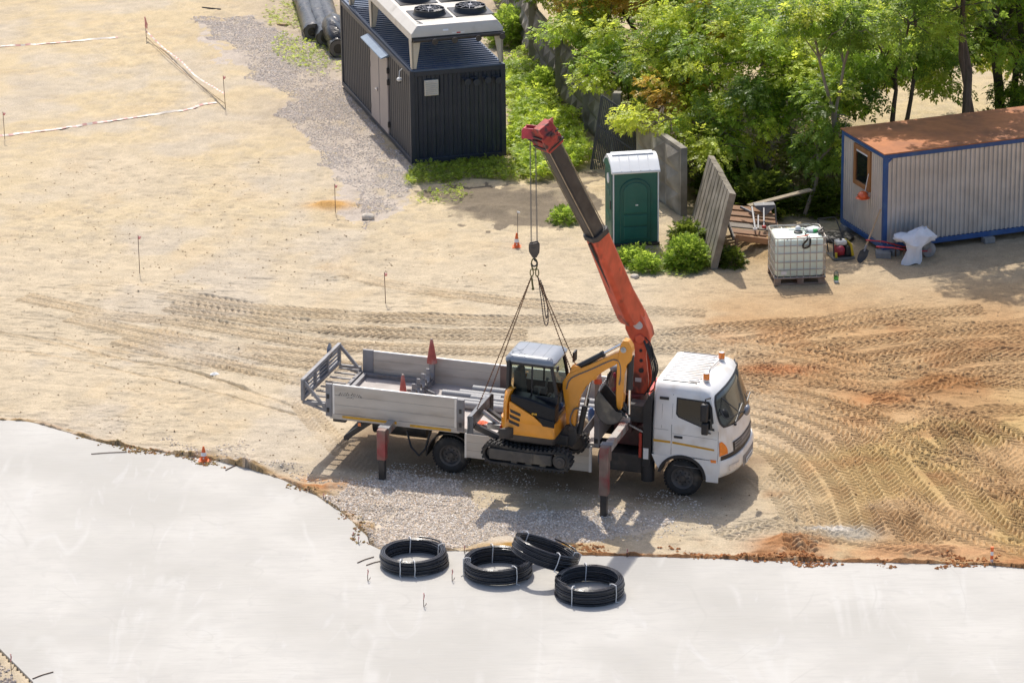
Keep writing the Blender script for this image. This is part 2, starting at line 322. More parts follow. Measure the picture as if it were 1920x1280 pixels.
c=lay(c,(.15,.122,.09),mud_shade*sstep(.3,.55,n2+.08)*.9)  # churned mud, colour deepened to paint in the container's shadow
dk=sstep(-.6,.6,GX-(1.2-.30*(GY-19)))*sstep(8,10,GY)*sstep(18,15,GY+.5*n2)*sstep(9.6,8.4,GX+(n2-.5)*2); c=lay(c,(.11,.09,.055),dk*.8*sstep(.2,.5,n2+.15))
gg=sstep(-8,-5,GX+.1*(GY-20))*sstep(14,19,GY)*sstep(.5,-.5,GX); c=lay(c,(.36,.30,.23),gg*.75*sstep(.3,.5,n2+.1))
clay=np.where(GX>.8,1,.35)*np.clip(berm*1.6,0,1)*sstep(.25,.45,bn); c=lay(c,(.34,.17,.075),clay)
c=lay(c,(.27,.18,.08),np.clip(berm*1.5,0,1)*sstep(0,-3,GX)*sstep(.35,.55,n3)*.8)
for (mx,my,rx,ry,col) in [(5.1,-11.55,.7,.42,(.36,.18,.08)),(7.5,-11.95,1.5,.30,(.42,.24,.12)),(8.9,-3.0,.9,.55,(.33,.17,.07)),(-3.9,-8.15,.7,.35,(.40,.18,.07)),(6.0,6.0,1,.9,(.40,.27,.13)),(5.5,-2.0,.7,.3,(.42,.20,.09)),(7.5,-3.8,.6,.35,(.38,.19,.08)),(.35,-11.45,.9,.25,(.33,.19,.05)),(-4.3,9.9,.5,.3,(.48,.28,.10)),(6.2,-10.95,.5,.3,(.33,.29,.23)),(5.9,-10.7,.4,.10,(.52,.48,.42))]:
    c=lay(c,col,np.clip(1.5*np.exp(-((GX-mx)/rx)**2-((GY-my)/ry)**2),0,1)*sstep(.25,.5,n2*.5+n3*.5+.05))
c*=(.86+.28*n3)[...,None]*(.93+.14*fbm(GX,GY,14,67,2))[...,None]
ny,nx=GX.shape; idx=np.arange(nx*ny).reshape(ny,nx)
Fq=np.stack([idx[:-1,:-1],idx[:-1,1:],idx[1:,1:],idx[1:,:-1]],-1).reshape(-1,4)
MG=mat('sandy_ground',(.5,.4,.28),.95,attr='Col',var=.17,vs=30,bump=.5,bs=45,spec=.15)
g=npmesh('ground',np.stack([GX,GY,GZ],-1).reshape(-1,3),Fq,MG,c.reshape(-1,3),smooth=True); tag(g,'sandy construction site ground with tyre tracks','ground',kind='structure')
def gz(x,y):
    x=np.asarray(x,float);y=np.asarray(y,float); i=np.clip(np.searchsorted(xs,x)-1,0,nx-2); j=np.clip(np.searchsorted(ys,y)-1,0,ny-2)
    u=np.clip((x-xs[i])/(xs[i+1]-xs[i]),0,1); v=np.clip((y-ys[j])/(ys[j+1]-ys[j]),0,1)
    return (GZ[j,i]*(1-u)+GZ[j,i+1]*u)*(1-v)+(GZ[j+1,i]*(1-u)+GZ[j+1,i+1]*u)*v
def G(x,y): return float(gz(x,y))
# ---------------- concrete slab
SE=[tuple(p) for p in catmull(PAD,.25)]
SL2=[(-16,-3.0)]+[(x+.03*(random.random()-.5),y+.03*(random.random()-.5)) for x,y in SE]+[(16,-13.6),(40,-16),(40,-60),(2,-60),(-8.193,-17.13),(-8.929,-15.74),(-16,-3.3)]
MC=mat('concrete',(.485,.469,.432),.85,var=.05,vs=.8,spec=.25)
def concrete_detail(M):
    t=M.node_tree;N=t.nodes;L=t.links;b=N['Principled BSDF']; old=b.inputs['Base Color'].links[0].from_socket; tc=N.new('ShaderNodeTexCoord')
    def layer(old,scale,mapscale,rot,lo,hi,c,amt,dist=0,typ='noise'):
        mp=N.new('ShaderNodeMapping'); mp.inputs['Scale'].default_value=mapscale; mp.inputs['Rotation'].default_value=(0,0,rot); L.new(tc.outputs['Object'],mp.inputs[0])
        if typ=='noise':
            n=N.new('ShaderNodeTexNoise'); n.inputs['Scale'].default_value=scale; n.inputs['Detail'].default_value=8; n.inputs['Distortion'].default_value=dist; f=n.outputs['Fac']
        else:
            n=N.new('ShaderNodeTexWave'); n.inputs['Scale'].default_value=scale; n.inputs['Distortion'].default_value=dist; n.inputs['Detail'].default_value=3; n.inputs['Detail Scale'].default_value=.5; f=n.outputs['Fac']
        L.new(mp.outputs[0],n.inputs['Vector']); r=N.new('ShaderNodeMapRange'); r.inputs[1].default_value=lo; r.inputs[2].default_value=hi; r.inputs[4].default_value=amt; L.new(f,r.inputs[0])
        x=N.new('ShaderNodeMix'); x.data_type='RGBA'; L.new(r.outputs[0],x.inputs[0]); L.new(old,x.inputs[6]); x.inputs[7].default_value=(*c,1); return x.outputs[2]
    o=layer(old,.35,(1,1,1),0,.42,.62,(.405,.39,.355),.8)
    o=layer(o,2.2,(.5,3.5,1),.08,.50,.72,(.425,.412,.38),.45,.6)
    o=layer(o,.9,(1,1,1),.3,.55,.75,(.43,.417,.39),.65,1.5)
    o=layer(o,.8,(1.6,.35,1),-.22,.62,.75,(.55,.545,.53),.4,2.5)
    def contour(old,scale,ms,rot,wd,c,amt,dist):
        mp=N.new('ShaderNodeMapping'); mp.inputs['Scale'].default_value=ms; mp.inputs['Rotation'].default_value=(0,0,rot); L.new(tc.outputs['Object'],mp.inputs[0]); n=N.new('ShaderNodeTexNoise'); n.inputs['Scale'].default_value=scale; n.inputs['Detail'].default_value=4; n.inputs['Distortion'].default_value=dist; L.new(mp.outputs[0],n.inputs['Vector'])
        a=N.new('ShaderNodeMath'); a.operation='MULTIPLY'; a.inputs[1].default_value=7; L.new(n.outputs['Fac'],a.inputs[0]); f=N.new('ShaderNodeMath'); f.operation='PINGPONG'; f.inputs[1].default_value=.5; L.new(a.outputs[0],f.inputs[0])
        r=N.new('ShaderNodeMapRange'); r.inputs[1].default_value=wd; r.inputs[2].default_value=0; r.inputs[4].default_value=amt; L.new(f.outputs[0],r.inputs[0])
        k=N.new('ShaderNodeTexNoise'); k.inputs['Scale'].default_value=.6; L.new(tc.outputs['Object'],k.inputs['Vector']); kr=N.new('ShaderNodeMapRange'); kr.inputs[1].default_value=.42; kr.inputs[2].default_value=.6; L.new(k.outputs['Fac'],kr.inputs[0]); mu=N.new('ShaderNodeMath'); mu.operation='MULTIPLY'; L.new(r.outputs[0],mu.inputs[0]); L.new(kr.outputs[0],mu.inputs[1])
        x=N.new('ShaderNodeMix'); x.data_type='RGBA'; L.new(mu.outputs[0],x.inputs[0]); L.new(old,x.inputs[6]); x.inputs[7].default_value=(*c,1); return x.outputs[2]
    o=contour(o,.22,(1.3,.22,1),-.2,.11,(.53,.52,.49),.5,.5)
    o=contour(o,.16,(1,.6,1),.5,.035,(.38,.365,.335),.35,.8)
    o=contour(o,.5,(.25,1.6,1),.06,.06,(.40,.385,.36),.4,.6)
    o=layer(o,6,(.35,3,1),.05,.58,.8,(.37,.365,.35),.5,.3)
    o=layer(o,2.6,(1,1.6,1),.2,.56,.70,(.43,.415,.385),.55,1.0)
    o=layer(o,28,(1,1,1),0,.68,.76,(.31,.30,.28),.45)
    L.new(o,b.inputs['Base Color'])
    n=N.new('ShaderNodeTexNoise'); n.inputs['Scale'].default_value=5; mp=N.new('ShaderNodeMapping'); mp.inputs['Scale'].default_value=(.4,3,1); L.new(tc.outputs['Object'],mp.inputs[0]); L.new(mp.outputs[0],n.inputs['Vector']); n.inputs['Detail'].default_value=6
    bp=N.new('ShaderNodeBump'); bp.inputs['Strength'].default_value=.18; bp.inputs['Distance'].default_value=.03; L.new(n.outputs['Fac'],bp.inputs['Height']); L.new(bp.outputs[0],b.inputs['Normal'])
concrete_detail(MC)
sb=MB(); n=len(SL2); 
for z in(.03,-.14): sb.v+=[Vector((x,y,z)) for x,y in SL2]
sb.f=[tuple(range(n))]+[(i,i+n,(i+1)%n+n,(i+1)%n) for i in range(n)]
slab=sb.build('concrete_slab',MC,smooth=False); tag(slab,'pale freshly poured concrete slab with curved edge','concrete slab',kind='structure')
# ---------------- gravel and loose earth (uncountable stones)
def scatter(name,label,polys,dens,smin,smax,cols,zoff=0,mask=None,soft=.6,onslab=False,flat=.6,cat='gravel'):
    PX=[];PY=[]
    for P in polys:
        P=np.array(P); lo=P.min(0)-.4; hi=P.max(0)+.4; n=int((hi-lo).prod()*dens); x=rng.uniform(lo[0],hi[0],n); y=rng.uniform(lo[1],hi[1],n)
        j=(fbm(x,y,1.2,71,4)-.5)*2.2*soft; k=(fbm(x,y,1.2,72,4)-.5)*2.2*soft; ok=inpoly(x+j,y+k,P)&(rng.random(n)<sstep(.20,.62,fbm(x,y,1.1,73,4)*.7+.3*fbm(x,y,5,74,2)))
        PX.append(x[ok]);PY.append(y[ok])
    x=np.concatenate(PX);y=np.concatenate(PY)
    if mask is not None: k=mask(x,y); x,y=x[k],y[k]
    z=gz(x,y)
    if onslab: z=np.where(inpoly(x,y,SLAB),.03,z)
    n=len(x); s=smin+(smax-smin)*rng.random(n)**2
    T=np.array([(1,0,0),(0,1,0),(-1,0,0),(0,-1,0),(0,0,1),(0,0,-1)],float); V=T[None]*s[:,None,None]*(.65+.7*rng.random((n,6,1)))*np.array((1,1,flat)); V[:,:4,2]+=(rng.random((n,4))-.5)*s[:,None]*.7
    a=rng.random(n)*6.28; ca,sa=np.cos(a),np.sin(a); X=V[...,0]*ca[:,None]-V[...,1]*sa[:,None]; Y=V[...,0]*sa[:,None]+V[...,1]*ca[:,None]
    V=np.stack([X+x[:,None],Y+y[:,None],V[...,2]+(z+s*flat*.45+zoff)[:,None]],-1)
    F=np.array([(0,1,4),(1,2,4),(2,3,4),(3,0,4),(1,0,5),(2,1,5),(3,2,5),(0,3,5)]); F=(F[None]+(np.arange(n)*6)[:,None,None]).reshape(-1,3)
    cc=np.array(cols)[rng.integers(0,len(cols),n)]*(.75+.5*rng.random((n,1))); cc=np.repeat(cc,6,0)
    o=npmesh(name,V.reshape(-1,3),F,MST,cc,fsz=3); return tag(o,label,cat,kind='stuff')
MST=mat('stone',(.4,.4,.4),.9,attr='Col',var=.08,vs=60,spec=.2)
GC=[(.66,.58,.48),(.74,.67,.58),(.56,.48,.40),(.66,.53,.40),(.46,.41,.36),(.80,.75,.68),(.52,.43,.33)]
G3= [(-7.15, -5.34), (-6.17, -5.58), (-5.06, -6.44), (-4.2, -6.91), (-3.32, -8.07), (-3.74, -7.92), (-4.82, -6.97), (-5.9, -6.42)]
scatter('gravel_patch','pale crushed stone spread beside and under the crane truck',[G1],2000,.012,.028,GC)
scatter('gravel_fringe','loose stones thinning out around the crushed stone by the truck',[[(-4.1,-9.0),(-3.0,-7.2),(-1,-7.2),(1,-8.6),(3.6,-8.9),(4.0,-10.6),(2.6,-11.5),(-2.6,-11.5),(-3.4,-9.9)]],260,.010,.024,GC,soft=.9)
scatter('gravel_strip','grey crushed stone along the dark container',[G2],1250,.010,.024,[(.58,.52,.46),(.64,.57,.50),(.52,.46,.41),(.60,.50,.42),(.47,.42,.39),(.68,.62,.56)])
scatter('gravel_trace','thin gravel scattered behind the slab edge by the small cone',[G3],420,.012,.026,GC)
scatter('gravel_corner','coarse gravel beyond the slab corner at bottom left',[[(-10.5,-13),(-8.95,-15.75),(-8.15,-17.3),(-10.5,-17.6)]],1100,.016,.038,[(.36,.31,.27),(.46,.40,.36),(.28,.25,.23)])
edge=[tuple(p) for p in EC[::6]]
def band(x0,x1,o0,o1):
    e=[p for p in edge if x0<=p[0]<=x1]; return [(x,y+o0) for x,y in e]+[(x,y+o1) for x,y in e[::-1]]
scatter('clay_crumbs','orange clay crumbs spilled along the straight slab edge',[band(.9,11.5,-.10,.35)],700,.012,.045,[(.36,.15,.055),(.30,.12,.045),(.42,.20,.08)],mask=lambda x,y:rng.random(len(x))<sstep(.42,.62,fbm(x,y,1.3,81)),onslab=True,cat='soil')
scatter('soil_crumbs','brown soil crumbs along the curved slab edge',[band(-8.6,-2.6,-.10,.28)],900,.010,.04,[(.30,.20,.08),(.26,.16,.07),(.36,.17,.07),(.34,.26,.12)],mask=lambda x,y:rng.random(len(x))<sstep(.4,.6,fbm(x,y,1.6,82)),onslab=True,cat='soil')
scatter('soil_clods','small earth clods strewn over the churned sand',[[(4,1),(5,-5),(3,-11.5),(11,-12),(11,2)],[(-11,3),(-11,-4),(-3,-7.5),(-2,2)],[(-14,14),(-6,14),(0,4),(-11,3)]],13,.008,.026,[(.30,.22,.13),(.24,.17,.10),(.38,.28,.17)],cat='soil')
# ---------------- shared materials
WHITE=mat('white_paint',(.80,.785,.75),.35,var=.05,vs=3,c2=(.60,.53,.43),s2=1.8,t2=(.52,.76),coat=.3)
RED=mat('red_paint',(.52,.045,.025),.45,var=.15,vs=5,c2=(.16,.035,.025),s2=5,t2=(.56,.68))
REDOR=mat('orange_red_paint',(.66,.11,.05),.42,var=.22,vs=6,c2=(.16,.05,.035),s2=3.4,t2=(.55,.66),stretch=(1,1,.5))  # more orange red for the crane column and boom, with darker blotches
GREY=mat('grey_painted_steel',(.24,.235,.24),.55,var=.15,vs=4,c2=(.16,.13,.11),s2=3,t2=(.55,.7))
GALV=mat('galvanised_steel',(.42,.43,.44),.42,.6,var=.14,vs=5,c2=(.30,.29,.28),s2=6)
DARK=mat('dark_steel',(.035,.034,.034),.5,var=.3,vs=6,c2=(.09,.075,.06),s2=4,t2=(.5,.75))
BLACKP=mat('black_plastic',(.022,.022,.024),.5,var=.2,vs=6)
RUB=mat('rubber',(.03,.029,.028),.85,var=.25,vs=9,c2=(.10,.085,.065),s2=5,t2=(.5,.75),bump=.2,bs=50)
CHROME=mat('chrome_rod',(.75,.75,.75),.15,1,var=.03)
ALU=mat('dusty_alloy_boards',(.56,.51,.44),.6,.1,var=.09,vs=3,c2=(.44,.38,.31),s2=1.8,t2=(.52,.72),stretch=(.5,1,2))
ALUT=mat('alloy_edge',(.70,.68,.65),.45,.3,var=.06)
BEDM=mat('dusty_bed_floor',(.46,.42,.39),.85,var=.12,vs=2.5,c2=(.36,.30,.26),s2=1.5,t2=(.5,.7))
YREF=mat('yellow_reflector',(.62,.33,.02),.4,var=.15,vs=12,c2=(.35,.22,.06),s2=8,t2=(.55,.7))
ORANGE=mat('orange_plastic',(.85,.16,.03),.4,var=.06,vs=8)
LENSO=mat('orange_lens',(.85,.22,.02),.15,var=.08,vs=14,coat=.6)
LENSR=mat('red_lens',(.5,.02,.02),.2,var=.05,coat=.5)
GLASSD=mat('dark_glass',(.012,.014,.015),.06,var=.2,vs=3,spec=.6)
GLASSW=glass('tinted_glass',(.62,.68,.66),.30)
YEL=mat('excavator_orange',(.84,.325,.02),.34,var=.08,vs=4,c2=(.58,.25,.05),s2=3,t2=(.55,.75),coat=.4)
ROOFB=mat('blue_grey_roof_paint',(.225,.25,.285),.38,var=.08,vs=4,coat=.3)
RUST=mat('rusty_chain',(.20,.11,.06),.7,.4,var=.3,vs=20)
PIPEG=mat('galvanised_pipe',(.30,.305,.31),.62,.1,var=.12,vs=5,c2=(.28,.28,.28),s2=5)
WIRE=mat('wire_rope',(.16,.155,.15),.5,.5)
CHALK=mat('chalky_white',(.72,.72,.70),.7,var=.05)
# ---------------- crane truck (built in its own axes: x forward, y left, z up)
truck=thing('crane_truck','white flatbed crane truck lifting an excavator over its side, outriggers down','truck',(-.923,-6.60,0),rot=(0,R(1.2),R(-16.86)))
T=truck
def zt(x,z): return z+.021*x   # height above level ground -> truck axes
b=MB()
for s in(-1,1): b.box(-2.3,5.0,s*.40-.045,s*.40+.045,.62,.82)
for x in(-2.2,-1.2,-.1,1.2,2.3,3.3,4.2): b.box(x-.05,x+.05,-.36,.36,.64,.80)
b.cyl((0,-.9,.38),(0,.9,.38),.07); b.sph((0,0,.38),.2); b.cyl((4.62,-.85,.47),(4.62,.85,.47),.06); b.box(3.1,3.9,-.95,-.45,.42,.78); b.box(1.0,2.2,.45,.95,.42,.8)
b.build('chassis',DARK,T,.01)
RIMM=mat('dusty_rim',(.085,.078,.072),.6,.1,var=.2,vs=7,c2=(.15,.13,.11),s2=5)
def wheel(x,y,z,w,out,dish):
    prof=[(.215,-w*.42),(.235,-w*.5),(.31,-w*.5),(.345,-w*.36),(.36,-w*.2),(.36,w*.2),(.345,w*.36),(.31,w*.5),(.235,w*.5),(.215,w*.42)]
    t=MB(); t.lathe(prof,36,axis='y',close=True)
    for i in range(36):
        a=i*2*math.pi/36
        for s in(-1,1): t.cbox((.36*math.cos(a+s*.04),s*w*.2,.36*math.sin(a+s*.04)),(.02,w*.34,.034),Matrix.Rotation(-a,3,'Y'))
    o=t.build('wheel',RUB,T,loc=(x,y,z))
    r=MB(); k=out*w
    r.lathe([(.0,k*dish),(.07,k*dish),(.075,k*(dish-.05)),(.10,k*(dish-.12)),(.165,k*(dish-.12)),(.185,k*.36),(.20,k*.40),(.222,k*.44),(.226,k*.2),(.22,-k*.4)],32,axis='y')
    ri=r.build('rim',RIMM,o)
    h=MB(); h.cyl((0,k*(dish-.1),0),(0,k*(dish+.16),0),.062,16)
    for i in range(6):
        a=i*math.pi/3; h.cyl((.105*math.cos(a),k*(dish-.12),.105*math.sin(a)),(.105*math.cos(a),k*(dish+.02),.105*math.sin(a)),.014,6)
    h.build('hub',DARK,o,smooth=False)
    c=MB()
    for i in range(6):
        a=i*math.pi/3+.52; c.lathe([(0,0),(.020,0)],10,o=(.140*math.cos(a),k*(dish-.112),.140*math.sin(a)),axis='y')
    c.build('rim_hole',BLACKP,o,smooth=False)
for s in(-1,1):
    wheel(0,s*.975,zt(0,.36),.19,s,.18); wheel(0,s*.755,zt(0,.36),.19,s,.18); wheel(4.62,s*.965,zt(4.62,.36),.20,s,.34)
# mudguards
for s in(-1,1):
    a=[(.47*math.cos(t),.38+.44*math.sin(t)) for t in np.linspace(R(8),R(178),14)]; a2=[(.45*math.cos(t),.38+.42*math.sin(t)) for t in np.linspace(R(178),R(8),14)]
    MB().prism(a+a2,s*.62,s*1.08).build('mudguard',BLACKP,T)
    MB().box(-.49,-.47,s*.62-.0,s*1.08,.30,.42).build('mud_flap',BLACKP,T)
# flat bed
MB().box(-2.5,2.92,-1.12,1.08,.93,.99).build('bed_floor',BEDM,T,.006)
b=MB(); 
for x in np.arange(-2.3,2.9,.55): b.box(x-.03,x+.03,-1.05,1.02,.83,.928)
for s in(-.7,.7): b.box(-2.45,2.88,s-.04,s+.04,.822,.925)
b.build('bed_bearer',DARK,T)
b=MB(); b.box(-2.42,.22,-1.168,-1.122,.885,.992); b.box(.22,2.9,-1.15,-1.122,.90,.992); b.box(-2.5,2.9,1.082,1.12,.885,.992); b.build('bed_edge_rail',ALU,T,.004)
b=MB(); b.box(-2.16,-1.05,-1.173,-1.168,.925,.975); b.box(-.78,.05,-1.173,-1.168,.905,.955); b.build('reflector_strip',YREF,T)
MB().box(-1.84,-1.78,-1.178,-1.168,.80,.86).build('side_marker_lamp',LENSO,T)
def panel(name,x0,x1,y,th,z0,z1,nb=3,cap=True,lean=0):
    b=MB(); h=(z1-z0)/nb
    for i in range(nb): b.box(x0,x1,y-th/2,y+th/2,z0+i*h+.006,z0+(i+1)*h-.006)
    b.box(x0+.005,x1-.005,y-th*.3,y+th*.3,z0+.01,z1-.01)
    o=b.build(name,ALU,T,.004)
    if cap: MB().box(x0,x1,y-th*.55,y+th*.55,z1-.005,z1+.018).build('panel_cap',ALUT,o,.004)
    b=MB()
    for x in(x0+.02,x1-.02): b.box(x-.02,x+.02,y-th*.62,y+th*.62,z0,z1+.004)
    b.build('panel_end_strip',ALUT,o); return o
pn=panel('side_panel',-2.36,.16,-1.145,.04,.995,1.58)
b=MB()   # worn winged stencil on the board
for k in range(9):
    for s in(-1,1):
        x=-2.0+s*(.03+.024*k); b.cbox((x,-1.1665,1.42-.003*k+(.03 if k%2 else 0)),(.03,.002,.008+.012*random.random()),Matrix.Rotation(s*(.3+.08*k),3,'Y'))
for k in range(5): b.cbox((-2.06+.03*k,-1.1665,1.35+.012*(k%2)),(.018,.002,.014),Matrix.Rotation(.5*k,3,'Y'))
b.build('worn_stencil',mat('faded_ink',(.12,.11,.10),.8,var=.3,vs=40),pn)
panel('side_panel',-2.42,2.85,1.10,.04,.995,1.50)
ds=panel('drop_side',.34,2.86,-1.19,.04,.42,.915,3,False)
b=MB(); b.box(2.84,2.87,-1.215,-1.165,.42,.95); b.build('panel_end_strip',ALUT,ds)
b=MB(); b.box(-2.50,-2.37,-1.18,-1.11,.93,1.60); b.box(.17,.31,-1.185,-1.115,.93,1.58); b.build('corner_post',GREY,T,.006)
b=MB(); b.box(-2.50,-2.28,1.06,1.125,.99,1.53); b.build('corner_post',GREY,T,.006)
MB().box(.36,.52,1.065,1.125,.99,1.50).build('mid_post',mat('brown_primer',(.20,.13,.10),.7,var=.2),T,.005)
b=MB()
for x in(-2.45,.24):
    for z in(1.02,1.30): b.box(x-.025,x+.025,-1.198,-1.18,z,z+.09)
b.build('latch',DARK,T,.004)
# headboard with posts
b=MB(); b.box(2.93,2.97,-1.05,1.02,1.0,1.74); 
for y in np.linspace(-.95,.9,7): b.box(2.90,2.93,y-.02,y+.02,1.0,1.72)
hb=b.build('headboard',GREY,T,.006)
b=MB(); b.box(2.90,3.0,-1.17,-1.07,.93,2.22); b.box(2.90,3.0,1.02,1.12,.93,2.22); b.box(2.905,2.995,-1.07,1.02,1.74,1.80); b.bar((2.95,-1.0,1.55),(2.6,-1.13,1.0),.05,.12); b.build('headboard_post',GREY,T,.006)
MB().box(2.91,2.98,-1.195,-1.172,1.02,1.10).build('latch',DARK,T)
# tail rack: guard, grid floor and gussets
b=MB(); xr=-2.98
for z in(1.20,1.56): b.box(xr-.035,xr+.035,-1.16,1.05,z,z+.07)
for y in(-1.14,-.42,.30,1.02): b.box(xr-.03,xr+.03,y-.04,y+.04,1.19,1.62)
for z in(1.31,1.39,1.47): b.box(xr-.022,xr+.006,-1.12,1.0,z,z+.035)
for y in(-.9,.1): b.box(xr-.04,xr-.03,y-.17,y+.17,1.22,1.6)
for y in(-1.13,1.03):
    b.bar((xr,y,1.59),(-2.50,y,1.05),.05,.06); b.box(xr,-2.52,y-.03,y+.03,1.12,1.18); b.bar((xr,y,1.16),(-2.50,y,1.02),.05,.05)
for y in np.linspace(-1.0,.9,8): b.box(xr+.03,-2.52,y-.022,y+.022,1.135,1.16)
b.box(-2.56,-2.49,-1.12,1.06,.998,1.09)
b.build('tail_rack',GREY,T,.004)
b=MB(); b.lathe([(0,.012),(.11,.012),(.135,0),(.11,-.012),(0,-.012)],24,o=(xr-.07,.62,1.62),axis='x'); b.build('rear_marker_disc',mat('blue_grey_disc',(.2,.25,.33),.3,var=.1),T)
# frame and pipe cradle standing on the bed
b=MB(); b.box(-2.44,-1.2,.95,1.03,.995,1.07); b.box(-2.44,-1.0,-.68,-.62,.995,1.05); b.box(-2.46,-2.38,-.68,1.03,.996,1.075); b.build('bed_frame',GREY,T,.005)
xc=-1.02; b=MB(); b.box(xc-.04,xc+.04,-.82,1.0,1.02,1.12); b.box(xc-.05,xc+.05,-.9,-.8,.99,1.32); b.box(xc-.05,xc+.05,.92,1.02,.99,1.45)
for y in(-.5,-.2,.1,.4,.7): b.box(xc-.035,xc+.035,y-.02,y+.02,1.12,1.42)
for y in(-.65,-.35,-.05,.25,.55,.82):
    pts=[(y+.12*math.cos(t),1.30+.12*math.sin(t)) for t in np.linspace(math.pi,2*math.pi,10)]; p2=[(y+.108*math.cos(t),1.30+.108*math.sin(t)) for t in np.linspace(2*math.pi,math.pi,10)]
    b.prism(pts+p2,xc-.06,xc+.06,'x')
for y in(-.3,.4): b.bar((xc,y,1.1),(xc+.3,y,1.0),.05)
b.build('pipe_cradle',GREY,T,.003)
# gear below the bed
b=MB(); b.cyl((-1.75,-.35,.62),(-.65,-.35,.62),.23,24); b.build('round_tank',DARK,T)
b=MB(); b.bar((-2.15,-.95,.46),(-1.62,-.9,.86),.12,.10); b.bar((-2.15,.9,.46),(-1.62,.9,.86),.12,.1); b.box(-2.2,-2.1,-1.0,.95,.40,.48); b.box(-2.38,-2.12,-1.1,-.95,.80,.90); b.build('underrun_bar',DARK,T,.01)
b=MB(); b.tube([(-.9,-1.0,.75),(-.8,-1.05,.45),(-.62,-1.1,.3),(-.5,-1.05,.45),(-.42,-1.0,.8)],.022,8); b.build('air_hose',BLACKP,T)
# outriggers
def outrigger(x,y,ztop,zs,beam,w=.085):
    b=MB(); y0=beam; b.box(x-.07,x+.07,y+.10,y0,ztop-.19,ztop-.03); o=b.build('outrigger_beam',mat('worn_beam_paint',(.40,.36,.32),.6,var=.15,vs=4,c2=(.30,.1,.07),s2=3),T,.006)
    MB().box(x-.11,x+.11,y+.06,y+.22,ztop-.03,ztop+.0).build('beam_plate',GREY,o,.004)
    b=MB(); b.box(x-w,x+w,y-w,y+w,zs,ztop-.005); b.box(x-w-.01,x+w+.01,y+w,y+w+.05,ztop-.32,ztop-.02); l=b.build('outrigger_leg',mat('faded_red_leg',(.27,.055,.055),.55,var=.2,vs=5,c2=(.22,.15,.12),s2=2.2,t2=(.40,.58)),T,.008)
    b=MB(); zb=zt(x,0)-.05; b.box(x-w*.72,x+w*.72,y-w*.72,y+w*.72,zb,zs); l2=b.build('inner_leg',DARK,l,.006); 
    b=MB(); b.cyl((x,y,zb),(x,y,zb+.05),.13,18); b.build('foot_pad',DARK,l); return l
outrigger(-1.16,-1.72,1.02,.40,-.5); outrigger(3.45,-2.40,1.47,.50,-.4)
b=MB(); b.box(3.38,3.52,.4,1.35,1.28,1.44); b.box(3.365,3.535,1.32,1.5,.7,1.46); b.build('outrigger_stowed',RED,T,.008)
b=MB(); b.box(-1.23,-1.09,.4,1.2,.83,.925); b.box(-1.24,-1.08,1.14,1.3,.5,.925); b.build('outrigger_stowed',RED,T,.008)
# crane base, column, boom
b=MB(); b.box(3.15,3.72,-.62,.62,.83,1.22); b.box(3.22,3.66,-.45,.45,1.22,1.5); b.box(3.30,3.58,-.95,-.45,1.22,1.5); b.cyl((3.42,-.1,1.45),(3.42,-.1,1.75),.26,24); b.cyl((3.18,-.35,1.3),(3.18,-.35,1.75),.12,16); b.build('crane_base',mat('near_black_red',(.07,.028,.026),.5,var=.3,vs=5,c2=(.16,.03,.03),s2=3),T,.012)  # crane base coloured near black, much darker than the column
b=MB()
for y in(-.20,.06):   # two cheek plates
    b.prism([(3.26,1.7),(3.66,1.7),(3.70,2.0),(3.64,2.52),(3.66,2.86),(3.48,2.96),(3.36,2.8),(3.42,2.5),(3.30,2.1)],y,y+.07)
col=b.build('crane_column',REDOR,T,.01)
MB().cyl((3.30,-.1,1.6),(3.32,-.1,2.45),.105,16).build('slewing_drum',DARK,col)
b=MB(); b.cyl((3.30,-.12,2.45),(3.28,-.12,2.72),.09,14); b.cyl((3.30,-.3,2.32),(3.30,.1,2.32),.10,18); b.box(3.22,3.40,-.17,-.03,1.75,2.3); b.build('winch',BLACKP,col,.008)
b=MB()
for (x,z,r) in((3.55,2.42,.035),(3.555,2.22,.05),(3.54,2.62,.03)): b.cyl((x,-.22,z),(x,-.2,z),r,14)
b.build('pin_boss',DARK,col); MB().box(3.44,3.56,-.207,-.2,1.98,2.06).build('data_plate',mat('pale_plate',(.55,.5,.48),.5),col)
E0=Vector((3.40,-.03,2.95)); E1=Vector((3.30,-.12,3.30)); M1=Vector((2.80,-.93,5.13)); H1=Vector((2.13,-1.83,7.08))
dirb=(H1-E1).normalized(); sidev=dirb.cross(Vector((0,0,1))).normalized(); topv=sidev.cross(dirb)
def sect(c,w,h,ch=.25,ax=None):
    a,b2=w/2,h/2; k=ch*min(a,b2)*2
    o=[(-a,-b2+k),(-a+k,-b2),(a-k,-b2),(a,-b2+k),(a,b2-k*.6),(a-k*.6,b2),(-a+k*.6,b2),(-a,b2-k*.6)]
    return [c+sidev*p+topv*q for p,q in o]
b=MB(); b.loft([sect(E1-dirb*.10,.44,.42,.22),sect(E1+dirb*.05,.44,.46,.2),sect(E1+dirb*.55,.40,.42,.2),sect(M1-dirb*.1,.37,.38,.2),sect(M1,.37,.38,.2)])
bo=b.build('boom',REDOR,T,.008)
b=MB(); b.prism([(3.22,3.02),(3.34,2.78),(3.60,2.72),(3.72,2.86),(3.68,3.02),(3.52,3.34),(3.20,3.42)],-.20,.14); b.cyl((3.52,-.25,2.86),(3.52,.19,2.86),.09,18); b.build('boom_knuckle',REDOR,bo,.014)
b=MB(); c=Vector((3.47,-.205,3.12))
b.prism([(3.47+.095*math.cos(t)-.012*math.sin(t),3.13+.085*math.sin(t)) for t in np.linspace(0,6.28,20,endpoint=False)],-.216,-.204); b.build('oval_badge',mat('blank_badge',(.62,.60,.57),.4,var=.08,vs=30),bo)
